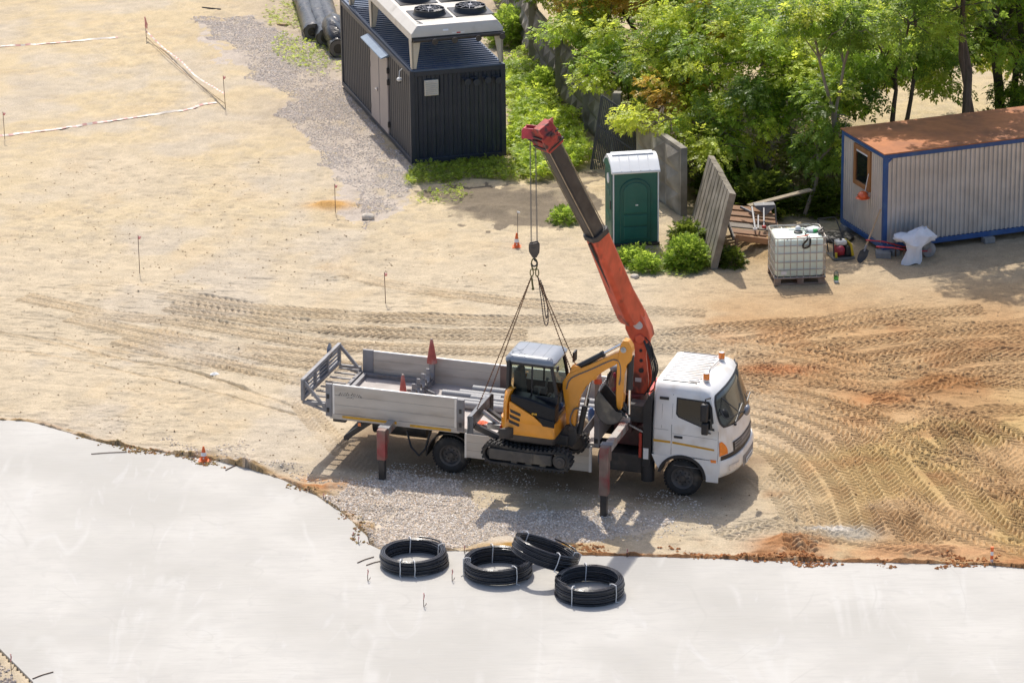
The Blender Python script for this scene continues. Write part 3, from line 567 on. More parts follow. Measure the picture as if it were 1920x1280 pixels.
b=MB(); b.loft([sect(M1-dirb*.06,.40,.41,.2),sect(M1+dirb*.05,.40,.41,.2)]); b.build('boom_collar',DARK,bo,.004)
b=MB(); b.loft([sect(M1-dirb*.3,.29,.31,.2),sect(H1,.29,.31,.2)]); b.build('boom_extension',mat('greased_boom_steel',(.058,.048,.042),.45,.2,var=.25,vs=3,c2=(.10,.085,.07),s2=2,t2=(.5,.7)),bo,.004)
b=MB()
for s in(-.13,.13): 
    for q in(-.152,.158): b.bar(M1+dirb*.06+sidev*s+topv*q,H1-dirb*.05+sidev*s+topv*q,.016)
b.build('worn_edge',mat('rubbed_bright_steel',(.34,.28,.20),.4,.5,var=.25,vs=8),bo)
b=MB(); b.tube([M1-dirb*1.9-topv*.215,M1-dirb*.1-topv*.215],.03,8); b.build('extension_ram',DARK,bo)
# boom head: stacked cheek boxes and sheaves
hc=H1+dirb*.10; Mh=Matrix.Translation(hc)@Matrix((sidev,dirb,topv)).transposed().to_4x4()
b=MB(); b.M=Mh
b.box(-.20,.20,-.16,.06,-.19,.19); b.prism([(-.19,.06),(.19,.06),(.17,.24),(.05,.34),(-.12,.34),(-.19,.2)],-.15,.17,'z'); b.box(-.22,-.17,-.10,.20,-.22,.10); b.box(.17,.22,-.10,.16,-.2,.1); b.cyl((-.24,.12,.02),(.24,.12,.02),.06,14)
hd=b.build('boom_head',mat('scuffed_red',(.40,.04,.028),.5,var=.3,vs=7,c2=(.09,.035,.03),s2=6,t2=(.52,.62)),bo,.012)
b=MB(); b.M=Mh; b.box(-.22,.22,-.10,-.055,-.21,.21); b.box(-.205,.205,.12,.155,-.18,.19); b.tube([(-.15,-.14,.2),(0,-.05,.23),(.15,.05,.2),(.2,.2,.05)],.022,8); b.build('head_strap',DARK,hd,.004)
rope=Vector((1.82,-1.85,7.10))
b=MB(); d0=Vector((1,0,0)); b.M=Matrix.Translation((1.88,-1.85,7.26))
b.box(-.22,.13,-.13,-.10,-.10,.10); b.box(-.22,.13,.10,.13,-.10,.10); b.box(-.24,-.20,-.13,.13,-.11,.07); b.prism([(.0,.08),(.30,.30),(.30,.16),(.12,-.1),(0,-.1)],-.12,.12)
hn=b.build('sheave_box',mat('pinkish_red_paint',(.52,.05,.07),.45,var=.2,vs=8,c2=(.2,.03,.04),s2=6),bo,.01)
b=MB(); b.lathe([(.03,-.07),(.10,-.07),(.085,-.04),(.10,-.01),(.10,.01),(.085,.04),(.10,.07),(.03,.07)],20,o=(1.83,-1.85,7.19),axis='y'); b.build('sheave',DARK,bo)
# hoses and controls round the column
b=MB()
for k in range(5):
    y=-.24+.03*k; b.tube(catmull([(3.60,y,2.84),(3.70+.05*k*.3,y-.02,2.6),(3.78+.02*k,y,2.25),(3.76,y,1.95),(3.62,y,1.72),(3.5,y,1.5)],.06),.014,6)
for k in range(4): b.tube(catmull([(3.26,-.32-.03*k,2.3),(3.2-.02*k,-.4,2.0),(3.3,-.45,1.6),(3.4,-.4-.05*k,1.4)],.06),.014,6)
b.tube(catmull([(3.62,-.2,2.9),(3.76,-.2,2.7),(3.83,-.18,2.2),(3.8,-.15,1.85),(3.66,-.1,1.75)],.06),.012,6)
b.build('hydraulic_hose',BLACKP,T)
b=MB(); b.box(3.5,3.84,-.95,-.6,1.45,1.78)
for k in range(9): b.box(3.52,3.86,-.955,-.595,1.47+.034*k,1.485+.034*k)
b.build('oil_cooler',DARK,T,.004)
b=MB(); 
for k in range(6): b.bar((3.3+.035*k,-.95,1.52),(3.26+.035*k,-1.04,1.68),.012); b.sph((3.26+.035*k,-1.04,1.69),.016,8,6)
b.box(3.26,3.56,-1.0,-.86,1.44,1.54); b.bar((3.55,-1.0,1.4),(3.9,-1.0,1.25),.03); b.build('control_lever',GALV,T)
b=MB(); 
for k in range(16):
    p=Vector((3.2+.6*random.random(),-.6+1.0*random.random(),1.0+.5*random.random())); b.tube([p,p+Vector((.2*random.random()-.1,.1-.3*random.random(),.35*random.random())),p+Vector((.3*random.random()-.1,.2-.3*random.random(),.2*random.random()))],.014,6)
b.box(3.78,3.92,-.5,.5,.9,1.35); b.build('hydraulic_fitting',DARK,T)
MB().box(3.74,3.80,-1.0,-.9,.75,1.25).build('red_bracket',RED,T,.005)
# ---------------- cab
CH_=[(.90,1.10,5.33,5.60),(1.10,1.105,5.33,5.60),(1.45,1.10,5.31,5.56),(1.56,1.095,5.29,5.53),(2.08,1.02,5.14,5.30),(2.19,.985,5.08,5.21),(2.26,.93,4.98,5.10),(2.30,.84,4.86,4.97)]
def cabp(z):
    zz=[q[0] for q in CH_]; return [float(np.interp(z,zz,[q[i] for q in CH_])) for i in(1,2,3)]
def fx(z,y):
    w,xs_,xc_=cabp(z); return xc_-(xc_-xs_)*min(1,abs(y)/w)**2.6
def ring(z,w,xs_,xc_,xr=4.02):
    r=[(xr,-w+.06,z),(xr+.06,-w,z)]+[(x,-w,z) for x in(4.4,4.8,xs_-.08)]
    for y in np.linspace(-1,1,17): r.append((xc_-(xc_-xs_)*abs(y)**2.6,y*w*(1-.0*abs(y)),z))
    return r+[(x,w,z) for x in(xs_-.08,4.8,4.4)]+[(xr+.06,w,z),(xr,w-.06,z)]
b=MB(); b.loft([ring(z,w,a,c) for z,w,a,c in CH_]+[ring(2.315,.74,4.7,4.80,4.1)])
cab=b.build('cab',WHITE,T,ang=50)
b=MB()
def arch(sy):
    P=[(4.02,.90)]+[(4.10,.72)]
    a=[(4.62+.47*math.cos(t),.50+.44*math.sin(t)) for t in np.linspace(R(165),R(-2),18)]
    return P+a+[(5.09,.46),(5.33,.46),(5.33,.90)]
for s in(-1,1): b.prism(arch(s),s*1.085,s*1.105)
b.build('cab_lower_side',WHITE,cab,.004)
for s in(-1,1):
    o=[(4.62+.475*math.cos(t),.50+.445*math.sin(t)) for t in np.linspace(R(172),R(0),20)]; i=[(4.62+.42*math.cos(t),.50+.39*math.sin(t)) for t in np.linspace(R(0),R(172),20)]
    MB().prism(o+i,s*.75,s*1.118).build('wheel_arch_liner',BLACKP,cab)
b=MB(); b.box(4.06,5.2,-1.0,1.0,.80,.905); b.build('cab_underside',DARK,cab)
b=MB()
for k in range(9):
    y=-.72+.18*k; b.box(4.12,4.84,y-.018,y+.018,2.312,2.326)
b.build('roof_rib',WHITE,cab,.008)
b=MB()
for k in range(10):
    y=-.81+.18*k; b.box(4.14,4.80,y-.010,y+.010,2.300,2.3185)
b.build('roof_groove',mat('groove_shade_grey',(.20,.195,.185),.6),cab)  # grey strips between the ribs draw the groove shade in colour
def patch(zs,ys,off,m,name,par,corner=.18):
    b=MB(); nz,ny_=14,20; V=[]
    for i in range(nz+1):
        for j in range(ny_+1):
            a=-1+2*i/nz; c=-1+2*j/ny_; k=4.5
            a2=a*(1-abs(c)**k*corner*.5); c2=c*(1-abs(a)**k*corner*.5)
            z=(zs[0]+zs[1])/2+(zs[1]-zs[0])/2*a2; w=cabp(z)[0]; y=c2*ys*w; V.append((fx(z,y)+off,y,z))
    b.add(V,[(i*(ny_+1)+j,i*(ny_+1)+j+1,(i+1)*(ny_+1)+j+1,(i+1)*(ny_+1)+j) for i in range(nz) for j in range(ny_)]); return b.build(name,m,par)
patch((1.50,2.16),.955,.006,BLACKP,'windshield_seal',cab); 
WS=mat('windshield_glass',(.030,.034,.034),.05,var=.5,vs=2.5,c2=(.09,.085,.065),s2=1.6,t2=(.52,.76),spec=.8,stretch=(1,1.4,.7))  # tan blotches in the glass colour stand in for reflections
patch((1.53,2.13),.92,.011,WS,'windshield',cab)
def side(poly,off,m,name,par,s=-1):
    b=MB(); n=len(poly); cx=sum(p[0] for p in poly)/n; cz=sum(p[1] for p in poly)/n
    L=[(x,s*(cabp(z)[0]+off),z) for x,z in poly]; b.add(L+[(cx,s*(cabp(cz)[0]+off),cz)],[(i,(i+1)%n,n) for i in range(n)]); return b.build(name,m,par,smooth=False)
for s in(-1,1):
    side([(4.47,2.07),(5.10,2.05),(5.16,1.95),(5.235,1.50),(5.05,1.52),(4.80,1.60),(4.52,1.69),(4.47,1.75)],.004,BLACKP,'window_seal',cab,s)
    side([(4.50,2.04),(4.98,2.03),(5.02,1.56),(4.80,1.63),(4.54,1.71),(4.50,1.77)],.009,GLASSD,'side_window',cab,s)
    side([(5.0,2.02),(5.08,2.02),(5.20,1.53),(5.04,1.55)],.009,GLASSD,'side_window',cab,s)
    b=MB()
    for x in(4.40,): b.box(x-.006,x+.006,s*1.088,s*1.108,.92,1.5)
    side([(4.395,1.5),(4.407,1.5),(4.407,2.12),(4.395,2.12)],.003,GREY,'door_gap',cab,s)
    side([(4.395,.93),(4.407,.93),(4.407,1.5),(4.395,1.5)],.003,GREY,'door_gap',cab,s)
    side([(5.305,.5),(5.315,.5),(5.315,1.5),(5.305,1.5)],.004,GREY,'door_gap',cab,s)
    side([(4.42,1.36),(5.28,1.33),(5.28,1.337),(4.42,1.367)],.003,GREY,'door_crease',cab,s)
    side([(4.06,1.42),(4.34,1.42),(4.34,1.428),(4.06,1.428)],.003,GREY,'panel_crease',cab,s)
    side([(4.20,1.45),(4.206,1.45),(4.206,1.92),(4.20,1.92)],.003,GREY,'panel_crease',cab,s)
    side([(4.46,.72),(5.30,.70),(5.30,.707),(4.46,.727)],.004,GREY,'sill_crease',cab,s)
    side([(4.05,1.165),(4.385,1.162),(4.385,1.205),(4.05,1.21)],.0035,YREF,'side_stripe',cab,s)
    side([(4.42,1.16),(5.24,1.10),(5.24,1.138),(4.42,1.203)],.0035,YREF,'side_stripe',cab,s)
    b=MB(); y=s*1.118; b.box(4.45,4.62,min(y,s*1.10),max(y,s*1.10),1.275,1.325); b.build('door_handle',BLACKP,cab,.01)
    b=MB(); b.box(4.14,4.32,s*1.035-.012,s*1.035+.012,2.0,2.055); b.build('air_vent',BLACKP,cab,.008)
    side([(5.18,.86),(5.28,.86),(5.28,.92),(5.17,.92)],.008,LENSO,'side_marker_lamp',cab,s)
    side([(5.06,.62),(5.32,.60),(5.32,.67),(5.06,.68)],.004,GREY,'step_strip',cab,s)
    # headlamp with orange indicator wrapping the corner
    b=MB(); V=[];k=8
    for i in range(k+1):
        for j in range(k+1):
            z=1.0+.28*i/k; yy=1-(.008+.185*(j/k)*(1.0-.75*(i/k)**2.2)); w=cabp(z)[0]; y=s*yy*w
            V.append((fx(z,y)+.012,y,z) if yy<.97 else (fx(z,y)+.012,s*(w*yy+.018),z))
    b.add(V,[(i*(k+1)+j,i*(k+1)+j+1,(i+1)*(k+1)+j+1,(i+1)*(k+1)+j) for i in range(k) for j in range(k)]); b.build('headlight',LENSO,cab)
    # mirror
    b=MB(); b.box(4.98,5.12,s*1.19-.06,s*1.19+.06,1.70,2.06); mo=b.build('mirror',BLACKP,cab,.03); 
    b=MB(); b.box(5.0,5.13,s*1.18-.05,s*1.18+.05,1.44,1.68); b.build('lower_mirror',BLACKP,mo,.025)
    b=MB(); b.tube([(5.12,s*1.0,2.12),(5.06,s*1.16,2.14),(5.05,s*1.18,2.0),(5.05,s*1.18,1.5),(5.16,s*1.10,1.44)],.014,6); b.build('mirror_arm',BLACKP,mo)
# front: grille, bumper, lamps, plate, wipers, spotting mirror
b=MB()
for z0,z1 in((1.0,1.055),(1.07,1.115),(1.13,1.165)):
    V=[];n=16
    for j in range(n+1):
        y=-.66+1.32*j/n
        for z in(z0,z1): V.append((fx(z,y)+.010,y*(1.0+ (z-1.0)*.25),z))
    b.add(V,[(2*j,2*j+2,2*j+3,2*j+1) for j in range(n)])
b.build('grille',GREY,cab)
V=[];n=16;b=MB()
for j in range(n+1):
    y=-.70+1.40*j/n
    for z in(.985,1.185): V.append((fx(z,y)+.004,y*(1+(z-1)*.25),z))
b.add(V,[(2*j,2*j+2,2*j+3,2*j+1) for j in range(n)]); b.build('grille_recess',BLACKP,cab)
V=[];n=20;b=MB()
for j in range(n+1):
    y=-1.06+2.12*j/n
    for z in(.89,.985): V.append((fx(max(z,.9),y)+.008,y,z))
b.add(V,[(2*j,2*j+2,2*j+3,2*j+1) for j in range(n)]); b.build('bumper_gap',BLACKP,cab)
def bring(z,w,xs_,xc_): return [(5.08,-w,z),(5.2,-w,z)]+[(xc_-(xc_-xs_)*abs(y)**3,y*w,z) for y in np.linspace(-1,1,21)]+[(5.2,w,z),(5.08,w,z)]
b=MB(); b.loft([bring(.50,1.03,5.24,5.50),bring(.56,1.09,5.32,5.60),bring(.66,1.11,5.36,5.66),bring(.84,1.11,5.36,5.66),bring(.90,1.10,5.34,5.63)]); bu=b.build('bumper',WHITE,T,ang=50)
def bx(y): return 5.66-.30*min(1,abs(y)/1.11)**3
for s in(-1,1):
    b=MB(); ys_=np.linspace(.60,.92,6); V=[(bx(y)+.008,s*y,z) for y in ys_ for z in(.66,.78)]; b.add(V,[(2*i,2*i+2,2*i+3,2*i+1) for i in range(5)]); b.build('fog_lamp',mat('lamp_glass',(.55,.56,.6),.1,.3,var=.2,vs=15,coat=1),bu)
b=MB(); ys_=np.linspace(-.42,.42,9); V=[(bx(y)+.006,y,z) for y in ys_ for z in(.58,.80)]; b.add(V,[(2*i,2*i+2,2*i+3,2*i+1) for i in range(8)]); b.build('bumper_slot',GREY,bu)
b=MB(); b.box(bx(.0)+.01,bx(.0)+.02,-.25,.25,.60,.70); pl=b.build('number_plate',CHALK,bu)
b=MB()
for k in range(6): b.box(bx(0)+.02,bx(0)+.023,-.21+.07*k,-.18+.07*k,.625,.675)
b.build('plate_mark',BLACKP,pl)
b=MB()
for (y0,y1) in((-.62,-.02),(.05,.70)):
    p=Vector((fx(1.50,y0)+.03,y0,1.50)); q=Vector((fx(1.72,y1)+.035,y1,1.72 if y0<0 else 1.66)); b.tube([p,(p+q)/2+Vector((.02,0,-.02)),q],.012,6); b.sph(p,.03,8,6); b.bar((p+q)/2-Vector((0,.25,.08)),(p+q)/2+Vector((0,.3,.10)),.02,.03)
b.build('wiper',BLACKP,cab)
b=MB(); b.tube(catmull([(5.22,-.86,1.93),(5.42,-.98,1.74),(5.62,-.80,1.80),(5.70,-.62,1.80)],.04),.012,6); b.tube(catmull([(5.12,-.72,2.14),(5.35,-.72,1.98),(5.62,-.74,1.80)],.05),.009,6); fm=b.build('spotting_mirror_arm',BLACKP,cab); b=MB(); b.sph((5.72,-.52,1.78),.13,18,10,(.45,1,.8)); b.build('spotting_mirror',mat('mirror_back',(.16,.17,.2),.25,var=.1,coat=.5),fm)
for y,n in((-.60,0),(.62,1)):
    b=MB(); b.cyl((4.93,y,2.30),(4.93,y,2.335),.062,20); be=b.build('beacon',WHITE,cab); b=MB(); b.lathe([(.055,2.335),(.060,2.34),(.060,2.43),(.052,2.455),(0,2.46)],20,o=(4.93,y,0)); b.build('beacon_lens',LENSO,be); b=MB(); b.lathe([(.058,2.432),(.05,2.458),(0,2.466)],20,o=(4.93,y,0)); b.build('beacon_top',CHALK,be)
MB().tube([(4.93,-.56,2.335),(4.86,0,2.332),(4.93,.56,2.335)],.006,6).build('beacon_cable',BLACKP,cab)
# intake stack behind the cab
b=MB(); b.prism([(3.84,.62),(4.0,.62),(4.0,2.0),(3.96,2.08),(3.84,1.86)],-1.10,-.78); b.cyl((3.92,-.95,.30),(3.92,-.95,.7),.13,16)
for k in range(8): b.box(3.835,3.845,-1.08+.04*k,-1.06+.04*k,.7,1.85)
b.build('air_intake',BLACKP,T,.012)
MB().box(3.86,3.96,-1.11,-1.10,.78,1.0).build('reflector',CHALK,T)
b=MB(); b.cyl((3.3,-.7,.58),(2.9,-.7,.58),.16,18); b.box(2.2,2.7,-.95,-.6,.45,.8); b.build('air_tank',GREY,T)
Mt=Matrix.Translation((-.923,-6.60,0))@Matrix.Rotation(R(-16.86),4,'Z')@Matrix.Rotation(R(1.2),4,'Y')
def tw(x,y,z): return Mt@Vector((x,y,z))
RZT=R(-16.86)
# ---------------- mini excavator hanging in the sling
ex=thing('mini_excavator','orange and black mini excavator hanging in chains beside the truck bed','excavator',tw(2.0,-1.85,.85),rot=(0,R(2.0),RZT))
X=ex
def track(y):
    r=.195; xa,xb=-.72,.60; zc=.235; L=xb-xa; P=[]
    tot=2*L+2*math.pi*r; N=46
    def at(s,rr):
        s%=tot
        if s<L: return (xb-s,zc-rr+ (r-r)),-1.0,0   # bottom run
        s-=L
        if s<math.pi*r: a=-math.pi/2-s/r; return (xa+rr*math.cos(a),zc+rr*math.sin(a)),a,1
        s-=math.pi*r
        if s<L: return (xa+s,zc+rr-.035*math.sin(math.pi*s/L)),1.0,2
        s-=L; a=math.pi/2-s/r; return (xb+rr*math.cos(a),zc+rr*math.sin(a)),a,3
    n=120; rings=[]
    for i in range(n):
        s=tot*i/n; o=at(s,r)[0]; q=at(s,r-.045)[0]; rings.append([(o[0],y-.13,o[1]),(o[0],y+.13,o[1]),(q[0],y+.13,q[1]),(q[0],y-.13,q[1])])
    b=MB(); b.loft(rings+[rings[0]],cap=False)
    for i in range(N):
        s=tot*(i+.5)/N; p=at(s,r+.012)[0]; q=at(s+.03,r+.012)[0]; ang=math.atan2(q[1]-p[1],q[0]-p[0])
        rot=Matrix.Rotation(-ang,3,'Y')
        for sd in(-1,1): b.cbox((p[0]+ (.022*sd)*math.cos(ang),y+sd*.068,p[1]+(.022*sd)*math.sin(ang)),(.045,.120,.034),rot)
    t=b.build('track',RUB,X,.004)
    fr=MB(); s=-1 if y<0 else 1
    fr.box(-.74,.44,y-.09,y+.09,.12,.34); fr.box(-.78,.43,y+s*.09,y+s*.128,.13,.34); fr.box(.0,.08,y+s*.09,y+s*.14,.16,.34)
    for x in(-.30,-.02,.26): fr.cyl((x,y-.1,.10),(x,y+.1,.10),.065,14)
    f=fr.build('track_frame',mat('track_frame_paint',(.075,.068,.06),.6,var=.2,vs=6,c2=(.14,.12,.09),s2=4),t,.01)
    g=MB(); g.cyl((.60,y-.10,zc),(.60,y+.10,zc),.15,24); g.cyl((.60,y+s*.10,zc),(.60,y+s*.135,zc),.105,24); g.cyl((.60,y+s*.13,zc),(.60,y+s*.15,zc),.05,12); g.build('sprocket',mat('sprocket_paint',(.07,.062,.055),.55,var=.2),t,.006)
    g=MB(); g.cyl((-.72,y-.08,zc),(-.72,y+.08,zc),.12,24); g.build('idler',DARK,t,.006)
    return t
track(-.52); track(.52)
b=MB(); b.box(-.42,.36,-.40,.40,.20,.38); b.box(-.3,.25,-.3,.3,.38,.44); b.cyl((-.02,0,.42),(-.02,0,.52),.34,28); b.build('undercarriage',DARK,X,.015)
# dozer blade behind, on two arms
b=MB(); pr=[(-1.17+.06*math.cos(t)-.05,.74+.17*math.sin(t)) for t in np.linspace(R(-75),R(75),9)]; pr2=[(x-.03,z) for x,z in pr[::-1]]
b.prism(pr+pr2,-.66,.66); b.box(-1.205,-1.13,-.66,.66,.90,.935); b.box(-1.22,-1.10,-.66,-.64,.58,.92); b.box(-1.22,-1.10,.64,.66,.58,.92)
bl=b.build('dozer_blade',mat('blade_paint',(.11,.115,.125),.42,.2,var=.15,vs=5,c2=(.25,.26,.28),s2=5,t2=(.5,.7)),X,.006)
b=MB(); 
for y in(-.28,.28): b.bar((-1.15,y*1.5,.66),(-.45,y,.34),.10,.11)
b.build('blade_arm',DARK,bl,.01)
b=MB(); b.cyl((-1.12,0,.80),(-.75,0,.56),.05,12); b.cyl((-.75,0,.56),(-.5,0,.42),.07,12); b.box(-1.0,-.72,-.10,.10,.50,.60); b.build('blade_cylinder',GALV,bl)
# house: dark skirt, orange counterweight and side panel, black cover
def plan(z,x0,x1,w,r=.26,k=8):
    o=[]
    for (cx,cy,a0) in((x0+r,-w+r,180),(x1-.06,-w+.06,270),(x1-.06,w-.06,0),(x0+r,w-r,90)):
        rr=r if cx<0 else .06
        for i in range(k+1): a=R(a0+90*i/k); o.append((cx+rr*math.cos(a),cy+rr*math.sin(a),z))
    return o
SKIRT=mat('dark_skirt_plastic',(.045,.040,.037),.5,var=.15,vs=6)
b=MB(); b.loft([plan(.52,-.60,.46,.58),plan(.56,-.63,.47,.61),plan(.66,-.64,.475,.62)]); sk=b.build('body_skirt',SKIRT,X)
b=MB(); b.loft([plan(.66,-.635,.47,.615),plan(.78,-.635,.47,.615),plan(.94,-.635,.47,.60)]); b.build('body_panel',YEL,X)
def arcw(z,xr,w,th=.09):
    o=[(xr+.17-(.17)*math.cos(R(a))*1.0,w*math.sin(R(a)),z) for a in range(-90,91,10)]; i=[(xr+.20-(.13)*math.cos(R(a)),(w-th)*math.sin(R(a)),z) for a in range(90,-91,-10)]; return o+i
b=MB(); b.loft([arcw(.90,-.64,.61),arcw(1.2,-.64,.60),arcw(1.38,-.62,.58),arcw(1.50,-.585,.54),arcw(1.53,-.55,.50)]); b.build('counterweight',YEL,X)
b=MB(); b.prism([(-.40,.94),(.46,.94),(.46,.885),(.22,.905),(.06,1.06),(-.40,1.30)][:2]+[(.46,.945),(.20,.95),(.05,1.07),(-.40,1.31)],-.605,-.36); b.prism([(-.42,.90),(.44,.90),(.20,.955),(.05,1.07),(-.42,1.31)],-.612,-.58); b.build('side_panel',YEL,X,.012)
GLOSS=mat('black_gloss_cover',(.007,.009,.013),.34,var=.2,vs=5,spec=.3)
b=MB(); b.prism([(-.40,1.30),(.05,1.075),(.20,.955),(.465,.94),(.465,1.28),(-.1,1.42),(-.40,1.45)],-.60,-.30); b.prism([(.24,.90),(.468,.885),(.468,1.02),(.12,1.08)],-.622,-.60); b.build('engine_cover',GLOSS,X,.03)
b=MB()
for k in range(3):
    z=1.13-.105*k; x=-.40-.012*k; b.prism([(x,z+.035),(x+.20,z-.035),(x+.21,z-.075),(x+.19,z-.085),(x+.01,z-.025)],-.622,-.610)
b.build('vent_slot',BLACKP,X)
b=MB(); b.box(-.615,-.60,-.55,-.48,.68,.77); b.build('tail_light',LENSR,X,.01)
b=MB(); b.loft([plan(.60,-.655,-.50,.55),plan(.70,-.662,-.50,.57),plan(.80,-.648,-.50,.56)]); b.build('rear_guard',SKIRT,X)
b=MB(); b.box(.02,.12,-.613,-.60,1.10,1.14); b.build('warning_sticker',YREF,X)
# cab frame, glass, seat, roof
cx0,cx1,cy0,cy1,cz0,cz1=-.56,.40,-.36,.46,1.00,2.06
b=MB(); th=.055
for y in(cy0,cy1):
    b.bar((cx0+.045,y,cz0),(cx0+.06,y,cz1),.05,.17,(0,1,0)); b.bar((cx1,y,.62),(cx1+.03,y,1.45),.06,.08,(0,1,0)); b.bar((cx1+.03,y,1.45),(cx1-.10,y,cz1),.06,.06,(0,1,0))
    b.box(cx0,cx1-.08,y-.03,y+.03,cz1-.09,cz1); b.box(cx0,cx1,y-.03,y+.03,1.20,1.40); b.bar((-.06,y,1.36),(-.06,y,cz1-.05),.035,.03,(0,1,0))
for x,z in((cx0,1.02),(cx0+.01,cz1-.05),(cx1-.10,cz1-.05),(cx1+.01,.66),(cx0,1.4)): b.box(x-.03,x+.03,cy0,cy1,z-.035,z+.035)
b.box(cx0+.0,cx0+.03,cy0,cy1,1.0,1.40); b.box(cx0+.02,cx1,cy1-.02,cy1+.02,.66,1.34); b.prism([(cx0,1.95),(cx0,2.04),(cx0+.16,2.04),(cx0+.10,1.95),(cx0+.09,1.5),(cx0,1.45)],cy0-.025,cy0+.02)
cb=b.build('cab_frame',BLACKP,X,.012)
GX2=glass('cab_glass',(.60,.66,.61),.24)
b=MB(); b.add([(cx0+.04,cy0-.005,1.36),(cx1-.01,cy0-.005,1.36),(cx1+.02,cy0-.005,1.46),(cx1-.11,cy0-.005,cz1-.06),(cx0+.04,cy0-.005,cz1-.06)],[(0,1,2,3,4)]); b.build('window_pane',GX2,cb,smooth=False)
b=MB(); b.add([(cx0+.04,cy1+.005,1.36),(cx1-.01,cy1+.005,1.36),(cx1+.02,cy1+.005,1.46),(cx1-.11,cy1+.005,cz1-.06),(cx0+.04,cy1+.005,cz1-.06)],[(0,1,2,3,4)]); b.build('window_pane',GX2,cb,smooth=False)
b=MB(); b.add([(cx1+.005,cy0+.02,.70),(cx1+.005,cy1-.02,.70),(cx1+.035,cy1-.02,1.45),(cx1+.035,cy0+.02,1.45),(cx1-.09,cy0+.02,cz1-.06),(cx1-.09,cy1-.02,cz1-.06)],[(0,1,2,3),(3,2,5,4)]); b.build('front_pane',GX2,cb,smooth=False)
b=MB(); b.add([(cx0,cy0+.03,1.42),(cx0,cy1-.03,1.42),(cx0+.015,cy1-.03,cz1-.07),(cx0+.015,cy0+.03,cz1-.07)],[(0,1,2,3)]); b.build('rear_pane',GX2,cb,smooth=False)
def rr(z,x0,x1,y0,y1,r): 
    o=[]
    for cx,cy,a0 in((x0+r,y0+r,180),(x1-r,y0+r,270),(x1-r,y1-r,0),(x0+r,y1-r,90)):
        for i in range(7): a=R(a0+15*i); o.append((cx+r*math.cos(a),cy+r*math.sin(a),z))
    return o
b=MB(); b.loft([rr(2.03,cx0-.03,cx1-.02,cy0-.05,cy1+.05,.07),rr(2.09,cx0-.03,cx1-.0,cy0-.05,cy1+.05,.09),rr(2.14,cx0+.02,cx1-.06,cy0+.0,cy1+.0,.10),rr(2.155,cx0+.10,cx1-.16,cy0+.08,cy1-.08,.12)]); rf=b.build('roof',ROOFB,cb,ang=50)
b=MB()
for x in(-.34,-.10,.12): b.bar((x-.0,cy0+.06,2.152),(x-.0,cy1-.05,2.152),.008)
b.bar((-.50,-.22,2.152),(-.34,-.02,2.156),.008); b.bar((-.50,-.25,2.148),(-.34,-.25,2.152),.008)
b.build('roof_groove',mat('groove_dark',(.10,.12,.15),.6),rf)
b=MB(); b.add([(.19,cy0+.06,2.141),(.36,cy0+.08,2.118),(.36,cy1-.08,2.118),(.19,cy1-.06,2.141)],[(0,1,2,3)]); b.build('roof_hatch',GLASSD,rf)
b=MB(); b.box(-.44,-.05,-.14,.22,1.0,1.22); b.prism([(-.46,1.2),(-.30,1.2),(-.36,1.72),(-.42,1.80),(-.50,1.74)],-.14,.22); b.build('seat',mat('grey_seat',(.12,.12,.115),.8,var=.1),cb,.03)
b=MB()
for y in(-.22,.30): b.box(-.2,.05,y-.05,y+.05,1.2,1.32); b.bar((.02,y,1.3),(.05,y,1.48),.03); b.sph((.055,y,1.5),.03,8,6)
b.box(.18,.34,.0,.36,.72,1.25); b.tube(catmull([(.22,-.3,1.15),(.25,-.3,1.42),(.32,-.3,1.44),(.36,-.3,1.2)],.05),.014,6); b.build('control_lever',GREY,cb,.008)
b=MB(); b.box(-.54,.4,cy0+.03,cy1-.03,.70,.98); b.build('cab_floor',DARK,cb)
b=MB(); b.tube([(cx1-.08,cy0-.02,2.0),(cx1+.05,cy0-.06,2.02)],.012,6); b.box(cx1+.03,cx1+.07,cy0-.10,cy0-.02,1.96,2.06); b.box(cx1+.10,cx1+.14,cy1-.05,cy1+.15,1.85,2.05); b.build('mirror',BLACKP,cb,.01)
# swing post, boom, stick, bucket
b=MB(); b.prism([(.40,.40),(.70,.36),(.78,.50),(.76,.74),(.66,.82),(.54,.78),(.44,.56)],-.13,.13); b.cyl((.66,-.16,.74),(.66,.16,.74),.06,14); b.box(.30,.62,-.22,.22,.42,.60); b.cyl((.55,0,.36),(.55,0,.66),.12,16); b.build('swing_post',mat('swing_bracket_paint',(.06,.053,.047),.5,var=.2),X,.012)
bp=[(.56,.75),(.51,1.2),(.455,1.50),(.455,1.63),(.54,1.77),(.64,1.85),(.84,1.96),(1.12,2.12),(1.44,2.31),(1.60,2.39),(1.62,2.24),(1.48,2.10),(1.26,1.95),(1.09,1.80),(.91,1.58),(.82,1.40),(.77,1.2),(.72,.74)]
b=MB(); b.prism(bp,-.085,.085); bm_=b.build('boom',YEL,X,.014)
b=MB(); b.prism([(.56,1.72),(.60,1.93),(.68,1.98),(.78,1.96),(.86,1.90)],-.075,-.045); b.prism([(.56,1.72),(.60,1.93),(.68,1.98),(.78,1.96),(.86,1.90)],.045,.075); b.prism([(.98,1.86),(1.10,1.92),(1.12,1.78),(1.05,1.72)],-.08,.08); b.build('boom_lug',YEL,bm_,.006)
b=MB(); b.tube(catmull([(.54,-.095,1.5),(.62,-.095,1.72),(1.0,-.095,1.95),(1.44,-.095,2.2),(1.56,-.095,2.12),(1.58,-.095,1.9),(1.56,-.11,1.72)],.06),.013,6); b.tube(catmull([(.7,-.1,.7),(.64,-.14,.9),(.7,-.12,1.12),(.8,-.1,1.15)],.05),.016,6); b.build('hydraulic_hose',mat('grey_hose',(.16,.14,.12),.6),bm_)
